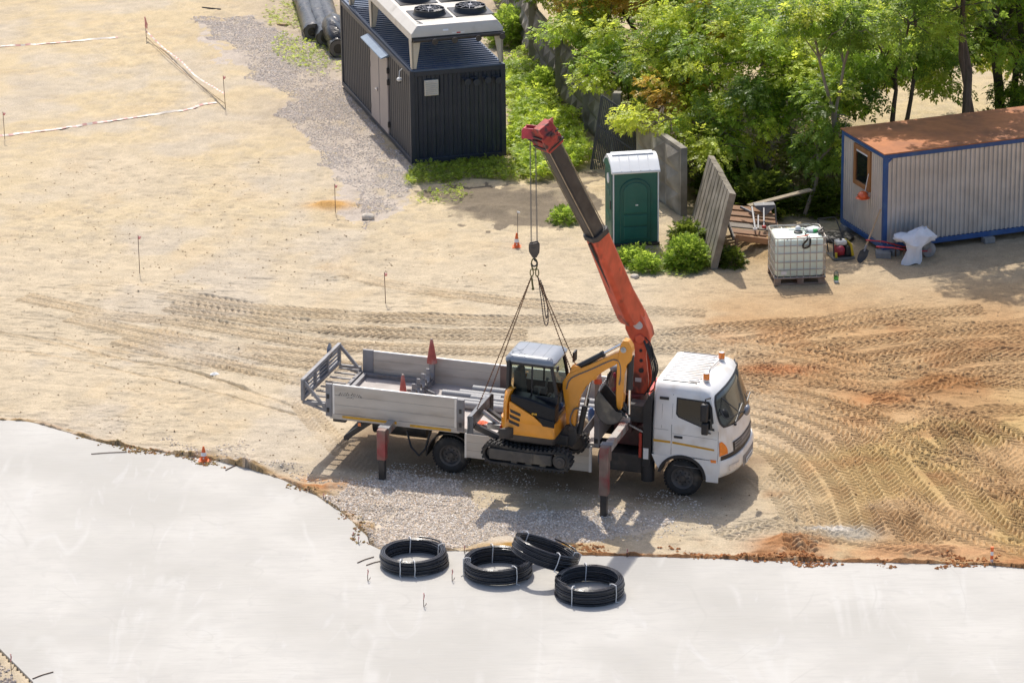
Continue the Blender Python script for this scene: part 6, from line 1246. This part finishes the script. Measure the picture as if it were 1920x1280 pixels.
# ---------------- trees, bushes and weeds
LM=leafmat('leaf')
BARK=mat('bark',(.10,.075,.055),.9,var=.3,vs=8,bump=.6,bs=20,stretch=(1,1,.3)); BARKL=mat('grey_bark',(.24,.20,.15),.9,var=.25,vs=8)
def sprig_template(n=5,L=.26,lw=.048,ll=.14):
    V=[];F=[]
    def leaf(o,ang,l,w,dz):
        ca,sa=math.cos(ang),math.sin(ang); k=len(V)
        for (u,v,z) in((0,0,0),(.45*l,w,-.004+dz*.35),(l,0,dz),(.45*l,-w,-.004+dz*.35)): V.append((o[0]+u*ca-v*sa,o[1]+u*sa+v*ca,o[2]+z))
        F.append((k,k+1,k+2,k+3))
    leaf((L*.62,0,-.03),0,ll,lw*.8,-.05)
    for i in range((n-1)//2):
        x=L*(.18+.38*i)
        leaf((x,0,-.012*i),.9,ll*.9,lw*.7,-.035); leaf((x,0,-.012*i),-.9,ll*.9,lw*.7,-.035)
    return np.array(V),np.array(F)
TV,TF=sprig_template()
def leaves(name,pos,dirs,size,cols,parent=None,TVx=None,TFx=None):
    TVa=TV if TVx is None else TVx; TFa=TF if TFx is None else TFx
    n=len(pos); d=dirs/np.linalg.norm(dirs,axis=1)[:,None]; up_=np.array([0,0,1.])+rng.normal(0,.35,(n,3)); s=np.cross(up_,d); s/=np.linalg.norm(s,axis=1)[:,None]; u=np.cross(d,s)
    V=TVa[None]*size[:,None,None]; W=V[...,0:1]*d[:,None]+V[...,1:2]*s[:,None]+V[...,2:3]*u[:,None]+pos[:,None]
    k=len(TVa); F=(TFa[None]+(np.arange(n)*k)[:,None,None]).reshape(-1,4); o=npmesh(name,W.reshape(-1,3),F,LM,np.repeat(cols,k,0))
    if parent: o.parent=parent
    return o
DKG,MDG,LTG,YLG,ORG=map(np.array,((.048,.098,.018),(.14,.225,.034),(.30,.415,.056),(.53,.575,.08),(.58,.30,.06)))
def foliage(blobs,per=115,cl=1.0,warm=.0,rs=(.30,.58),size=(.52,.92),light=.5,dens=1.0):
    P=[];D=[];Cc=[]
    for (cx,cy,cz,rx,ry,rz) in blobs:
        c=np.array((cx,cy,cz)); r=np.array((rx,ry,rz)); n=max(3,int(13*cl*(rx*ry*rz)**.72))
        for k in range(n):
            q=rng.normal(0,1,3); q/=np.linalg.norm(q); t=rng.random()**.42; cc=c+q*r*t*np.array((1,1,.95)); rad=rng.uniform(*rs); m=int(per*dens*(rad/.48)**2*rng.uniform(.6,1.3))
            a=rng.normal(0,1,(m,3)); a/=np.linalg.norm(a,axis=1)[:,None]; rr2=rng.random(m)**.45; off=a*rr2[:,None]*rad*np.array((1.15,1.15,.62)); off[:,2]-=.28*(np.hypot(off[:,0],off[:,1])/rad)**2*rad
            p=cc+off; out=a*np.array((1,1,.35))+q*.45+np.array((0,0,-.30))+rng.normal(0,.35,(m,3))
            hue=rng.random(); b0=MDG*(1-hue)+LTG*hue
            if rng.random()<light*.6: b0=b0*.45+YLG*.55
            elif rng.random()<.30: b0=b0*.45+DKG*.55
            if rng.random()<warm: b0=b0*.45+ORG*.55
            col=b0[None]*(.72+.56*rng.random((m,1)))*np.where(rng.random((m,1))<.12,1.35,1)
            P.append(p);D.append(out);Cc.append(col)
    P=np.concatenate(P);D=np.concatenate(D);Cc=np.concatenate(Cc); ok=P[:,2]>.15; n=ok.sum(); return P[ok],D[ok],rng.uniform(*size,n),Cc[ok]
def limb(b,p,q,r0,r1,bend=.15,seed=0):
    p,q=np.array(p,float),np.array(q,float); rgn=np.random.default_rng(seed); n=6; L=np.linalg.norm(q-p); P=[p+(q-p)*t+ (rgn.normal(0,1,3)*bend*L*.25+np.array((0,0,bend*L*.5)))*math.sin(math.pi*t) for t in np.linspace(0,1,n)]; b.tube([Vector(x) for x in P],[r0+(r1-r0)*t for t in np.linspace(0,1,n)],7); return P
def tree(lab,base,stems,blobs,seed=0,bark=None,**kw):
    base=(base[0],base[1],G(base[0],base[1])-.1); o=thing('tree',lab,'tree',base); bark=bark or BARK; b=MB(); o0=np.array(base)
    tops=[]
    for i,(q,r0,r1) in enumerate(stems): P=limb(b,(0+.12*i,0,0),np.array(q)-o0,r0,r1,.12,seed+i); tops.append(P)
    b.build('trunk',bark,o)
    b=MB(); rgn=np.random.default_rng(seed+5)
    for k,bl in enumerate(blobs):
        c=np.array(bl[:3])-o0; r=np.array(bl[3:]); src=min((p for P in tops for p in P[2:]),key=lambda p:np.linalg.norm(p-c)); P=limb(b,src,c,.045,.025,.1,seed+k*3)
        for j in range(7):
            q=rgn.normal(0,1,3); q/=np.linalg.norm(q); limb(b,P[3] if j%2 else P[5],c+q*r*.85,.018,.006,.15,seed+k*11+j)
    b.build('limbs',bark,o)
    P,D,S,Cc=foliage(blobs,**kw); leaves('crown',P-o0,D,S,Cc,o); return o
tree('leafy tree with orange-tipped twigs overhanging the concrete fence at left',(3.3,17.6),[((2.6,17,2.2),.12,.06),((3.0,18.6,3),.09,.05)],[(1.75,19.4,2.7,1.2,1.7,.9),(2.35,16.4,2.5,1.35,1.5,1.0),(2.9,18.4,3.6,1.6,1.8,1.1),(1.3,22.3,2.7,1.0,1.6,.8),(3.2,15.2,2.0,.9,.9,.7)],seed=11,warm=.16,light=.6,cl=1.15)
tree('bright green tree behind the green toilet and the grille',(4.6,13.6),[((4.4,13.2,2),.10,.05),((3.7,12.6,1.7),.07,.03)],[(4.0,13.4,2.7,1.6,1.4,1.05),(4.2,12.2,2.1,1.15,1.0,.65),(2.2,14.6,2.1,.8,.9,.5),(5.0,10.0,1.3,.8,.7,.5),(3.1,11.3,1.8,.6,.5,.28),(3.55,10.2,1.85,.6,.7,.32),(4.9,13.9,3.4,1.5,1.4,1.1),(4.7,11.7,1.5,.8,.8,.6)],seed=23,warm=.06,light=.75,cl=1.2)
tree('broad tree with a pale forked trunk above the leaning slab',(6.05,11.6),[((6.0,11.7,1.6),.11,.07),((6.5,11.2,2.6),.08,.04)],[(5.6,11.7,3.2,1.7,1.5,1.3),(6.7,10.9,2.9,1.4,1.3,1.1),(5.5,10.6,1.75,1.1,.9,.7),(6.7,10.1,1.6,.8,.7,.7)],seed=37,bark=BARKL,light=.55,cl=1.15)
tree('slim leaning tree with drooping shoots left of the hut',(6.85,8.5),[((7.6,9.0,1.9),.055,.03)],[(7.55,9.1,2.5,.75,.7,.8),(7.0,8.7,4.7,1.3,1.0,.7),(8.0,8.9,4.4,.8,.8,.5),(7.2,8.9,1.55,.55,.5,.55),(7.75,8.6,1.9,.4,.4,.5)],seed=41,bark=BARKL,light=.35,cl=1.5,rs=(.26,.42))
tree('dense tree at the back behind the fence, cut by the top of the picture',(5.0,19),[((4.9,19,2.5),.12,.07)],[(4.5,19.3,3.1,1.9,1.8,1.5),(6.0,18.0,2.8,1.7,1.6,1.4),(4.8,21.5,2.4,1.6,1.6,1.2),(6.6,20.5,3.0,1.8,1.6,1.3),(3.0,21.5,2.6,1.2,1.4,1.0)],seed=53,light=.6)
tree('pale yellow-green tree standing behind the broad forked one',(7.8,15.8),[((7.7,15.5,2.2),.11,.06),((8.6,15.6,2.8),.08,.04)],[(7.3,15.3,2.5,1.5,1.3,1.3),(8.5,14.6,3.0,1.4,1.3,1.2),(8.1,13.4,2.1,1.2,1.0,.9),(7.4,13.0,2.9,1.1,1.0,.9),(9.3,16.6,3.0,1.5,1.3,1.2),(9.9,14.6,2.2,1.1,1.0,.9)],seed=67,light=.6,cl=1.0)
tree('dark leafy tree directly behind the left end of the hut',(9.2,11.8),[((9.3,11.6,2.2),.09,.05),((9.9,12.3,3),.07,.04)],[(8.9,11.6,2.5,.95,.9,.9),(9.3,9.7,5.4,1.3,.9,.5),(9.3,9.1,4.5,1.0,.7,.4),(10.5,9.7,4.7,1.1,.7,.4),(9.5,12.2,3.5,1.2,1.0,.95),(10.4,12.6,3.3,.9,.9,.8),(8.7,10.4,3.7,.9,.8,.7)],seed=71,light=.25,cl=.95,dens=.85)
tree('many-stemmed tree with dark bare trunks behind the hut roof at right',(12.1,13.6),[((11.8,13.6,4.6),.15,.08),((12.6,13.9,4.4),.11,.06),((13.5,13.4,4.2),.12,.06),((12.3,14.2,4.8),.08,.05)],[(11.4,13.4,4.5,1.4,1.2,.9),(12.6,13.9,4.9,1.3,1.2,.9),(13.6,13.3,3.6,.9,.9,1.1),(10.9,13.9,3.4,.7,.7,.55),(12.5,13.2,2.0,.5,.5,.5),(14.2,13.0,2.4,.8,.8,1.0),(13.4,15.0,3.2,1.5,1.1,1.1),(14.6,13.8,4.0,1.0,1.0,1.2),(12.2,15.2,4.0,1.0,.9,.8),(11.2,14.6,4.2,.9,.8,.6),(10.6,14.8,2.7,1.0,.9,.8),(11.8,16.2,3.0,1.3,1.2,1.1),(13.2,15.8,2.4,1.3,1.1,1.0),(14.7,15.3,3.0,1.2,1.2,1.2),(10.7,12.9,2.4,.9,.7,.7),(13.0,12.5,2.9,.8,.6,.8),(14.0,12.4,2.0,.8,.6,.8),(12.0,12.8,3.1,.7,.6,.5),(12.4,17.2,2.4,1.6,1.3,1.2),(14.2,17.4,3.2,1.5,1.3,1.3),(10.8,17.5,3.4,1.5,1.3,1.2),(13.0,13.3,3.5,.5,.5,.6)],seed=83,light=.25,cl=.95,dens=.9)
tree('tall tree reaching over the hut roof, crown mostly above the picture',(11.0,10.9),[((10.9,10.4,6.2),.13,.07),((10.2,9.3,7.2),.09,.04)],[(10.8,10.3,6.3,1.9,1.1,.7),(10.2,8.7,7.9,1.9,1.0,.7),(12.9,10.0,7.4,1.8,1.2,.8),(12.3,8.4,8.6,1.5,.9,.6),(9.1,9.9,6.6,1.0,.9,.5),(9.7,9.6,6.0,1.2,.7,.35)],seed=97,light=.3,cl=1.1,dens=1.0)
def bush(name,lab,x,y,r,h,seed,cat='bush',n=500,light=.6,size=(.45,.8),group=None):
    o=thing(name,lab,cat,(x,y,G(x,y)),group=group); rgn=np.random.default_rng(seed)
    b=MB(); 
    for k in range(9): a=k*.7; b.tube([(0,0,-.02),(r*.5*math.cos(a),r*.5*math.sin(a),h*.5),(r*.8*math.cos(a),r*.8*math.sin(a),h*.8)],[.012,.008,.004],5)
    b.build('stems',BARKL,o)
    u=rng.normal(0,1,(n,3)); u/=np.linalg.norm(u,axis=1)[:,None]; u[:,2]=np.abs(u[:,2]); t=rng.random((n,1))**.4; lump=.75+.5*fbm(u[:,0]*2,u[:,1]*2+u[:,2]*2,1.3,seed,3)[:,None]
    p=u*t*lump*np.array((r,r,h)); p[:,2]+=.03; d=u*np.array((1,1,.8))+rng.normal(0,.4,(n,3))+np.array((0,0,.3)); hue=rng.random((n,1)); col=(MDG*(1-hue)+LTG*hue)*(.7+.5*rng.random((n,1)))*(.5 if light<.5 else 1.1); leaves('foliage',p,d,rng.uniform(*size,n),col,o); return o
bush('bush','rounded green bush between the toilet and the leaning slab',3.95,5.0,.52,.62,3,n=2600,size=(.28,.5))
bush('bush','low leafy weed clump just right of the toilet base',3.05,4.75,.34,.28,5,n=380,size=(.35,.65)); bush('bush','thin leafy weeds at the foot of the toilet front',2.75,5.35,.40,.26,6,n=420,size=(.35,.7)); bush('bush','dark small bush between the toilet slab and the leaning slab',4.05,6.6,.38,.5,8,n=520,light=.2)
bush('bush','small dark weed clump under the leaning slab by the bench',4.95,5.0,.26,.32,9,n=320,light=.2,size=(.4,.7)); bush('bush','bright weed clump on the sand behind the crane boom',1.3,8.4,.36,.26,10,n=300,size=(.35,.7))
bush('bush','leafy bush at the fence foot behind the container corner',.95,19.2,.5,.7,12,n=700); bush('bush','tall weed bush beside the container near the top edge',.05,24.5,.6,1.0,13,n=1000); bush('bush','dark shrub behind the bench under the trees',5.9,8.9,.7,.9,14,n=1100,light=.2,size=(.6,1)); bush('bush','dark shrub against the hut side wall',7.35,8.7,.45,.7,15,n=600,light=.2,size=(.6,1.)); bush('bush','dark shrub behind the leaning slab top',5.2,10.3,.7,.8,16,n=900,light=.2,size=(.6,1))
bush('bush','deep green undergrowth far right behind the hut roof',13.6,12.2,1.2,1.5,17,n=1600,light=.2,size=(.7,1.1)); bush('bush','undergrowth behind the hut beneath the many-stemmed tree',12.1,12.6,1.0,1.3,18,n=1200,light=.2,size=(.7,1.1))
def weeds(name,lab,polys,dens,h,size,light,seed,soft=.5,thr=(.3,.5)):
    PX=[];PY=[]
    for Pq in polys:
        Pq=np.array(Pq); lo=Pq.min(0)-.3; hi=Pq.max(0)+.3; n=int((hi-lo).prod()*dens); x=rng.uniform(lo[0],hi[0],n); y=rng.uniform(lo[1],hi[1],n); ok=inpoly(x+(fbm(x,y,1.5,seed)-.5)*soft,y+(fbm(x,y,1.5,seed+1)-.5)*soft*2,Pq)&(rng.random(n)<sstep(*thr,fbm(x,y,1.1,seed+2))); PX.append(x[ok]);PY.append(y[ok])
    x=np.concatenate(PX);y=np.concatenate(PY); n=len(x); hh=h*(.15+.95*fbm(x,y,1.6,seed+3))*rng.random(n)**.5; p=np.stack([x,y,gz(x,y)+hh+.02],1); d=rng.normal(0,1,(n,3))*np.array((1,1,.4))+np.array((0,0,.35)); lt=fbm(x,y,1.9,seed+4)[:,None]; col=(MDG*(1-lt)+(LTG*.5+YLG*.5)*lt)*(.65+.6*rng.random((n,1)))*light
    o=leaves(name,p,d,rng.uniform(*size,n),col); return tag(o,lab,'weeds',kind='stuff')
weeds('weed_cover','lush bright weeds between the container and the fence',[[(-.12,22.5),(.4,22.8),(.75,20.3),(1.2,18.2),(1.75,16.2),(1.95,13),(1.3,12.1),(.5,11.5),(-.02,13.5),(-.03,18.3)]],420,.55,(.45,.85),1.3,7,thr=(.15,.4))
weeds('weed_cover','weeds at the top between container and fence',[[(-.26,29.5),(.3,27),(.6,23),(.09,22.5),(-.1,26)]],260,.6,(.5,.9),1.0,17)
weeds('grass_strip','strip of green grass in front of the container',[[(-2.45,12.9),(-1.39,13.3),(-.08,13.45),(.57,12.3),(.2,11.7),(-1.3,11.8),(-2.5,11.7)]],620,.18,(.28,.5),1.0,27,thr=(.15,.4))
weeds('sparse_grass','sparse grass tufts on the trodden ground',[[(-2.4,11.8),(.3,11.8),(.5,10.6),(-1,9.5),(-2.2,9.8)],[(2.3,6.3),(3.5,6.5),(4.5,6),(4.6,4.7),(3.6,4.4),(2.6,4.8)],[(-6.3,26),(-4.6,25),(-4.4,21),(-5.4,21.5),(-6.6,24.5)],[(-7,30),(-4.8,29.5),(-5.2,26),(-6.8,27)]],110,.10,(.25,.45),1.2,37,thr=(.45,.62))
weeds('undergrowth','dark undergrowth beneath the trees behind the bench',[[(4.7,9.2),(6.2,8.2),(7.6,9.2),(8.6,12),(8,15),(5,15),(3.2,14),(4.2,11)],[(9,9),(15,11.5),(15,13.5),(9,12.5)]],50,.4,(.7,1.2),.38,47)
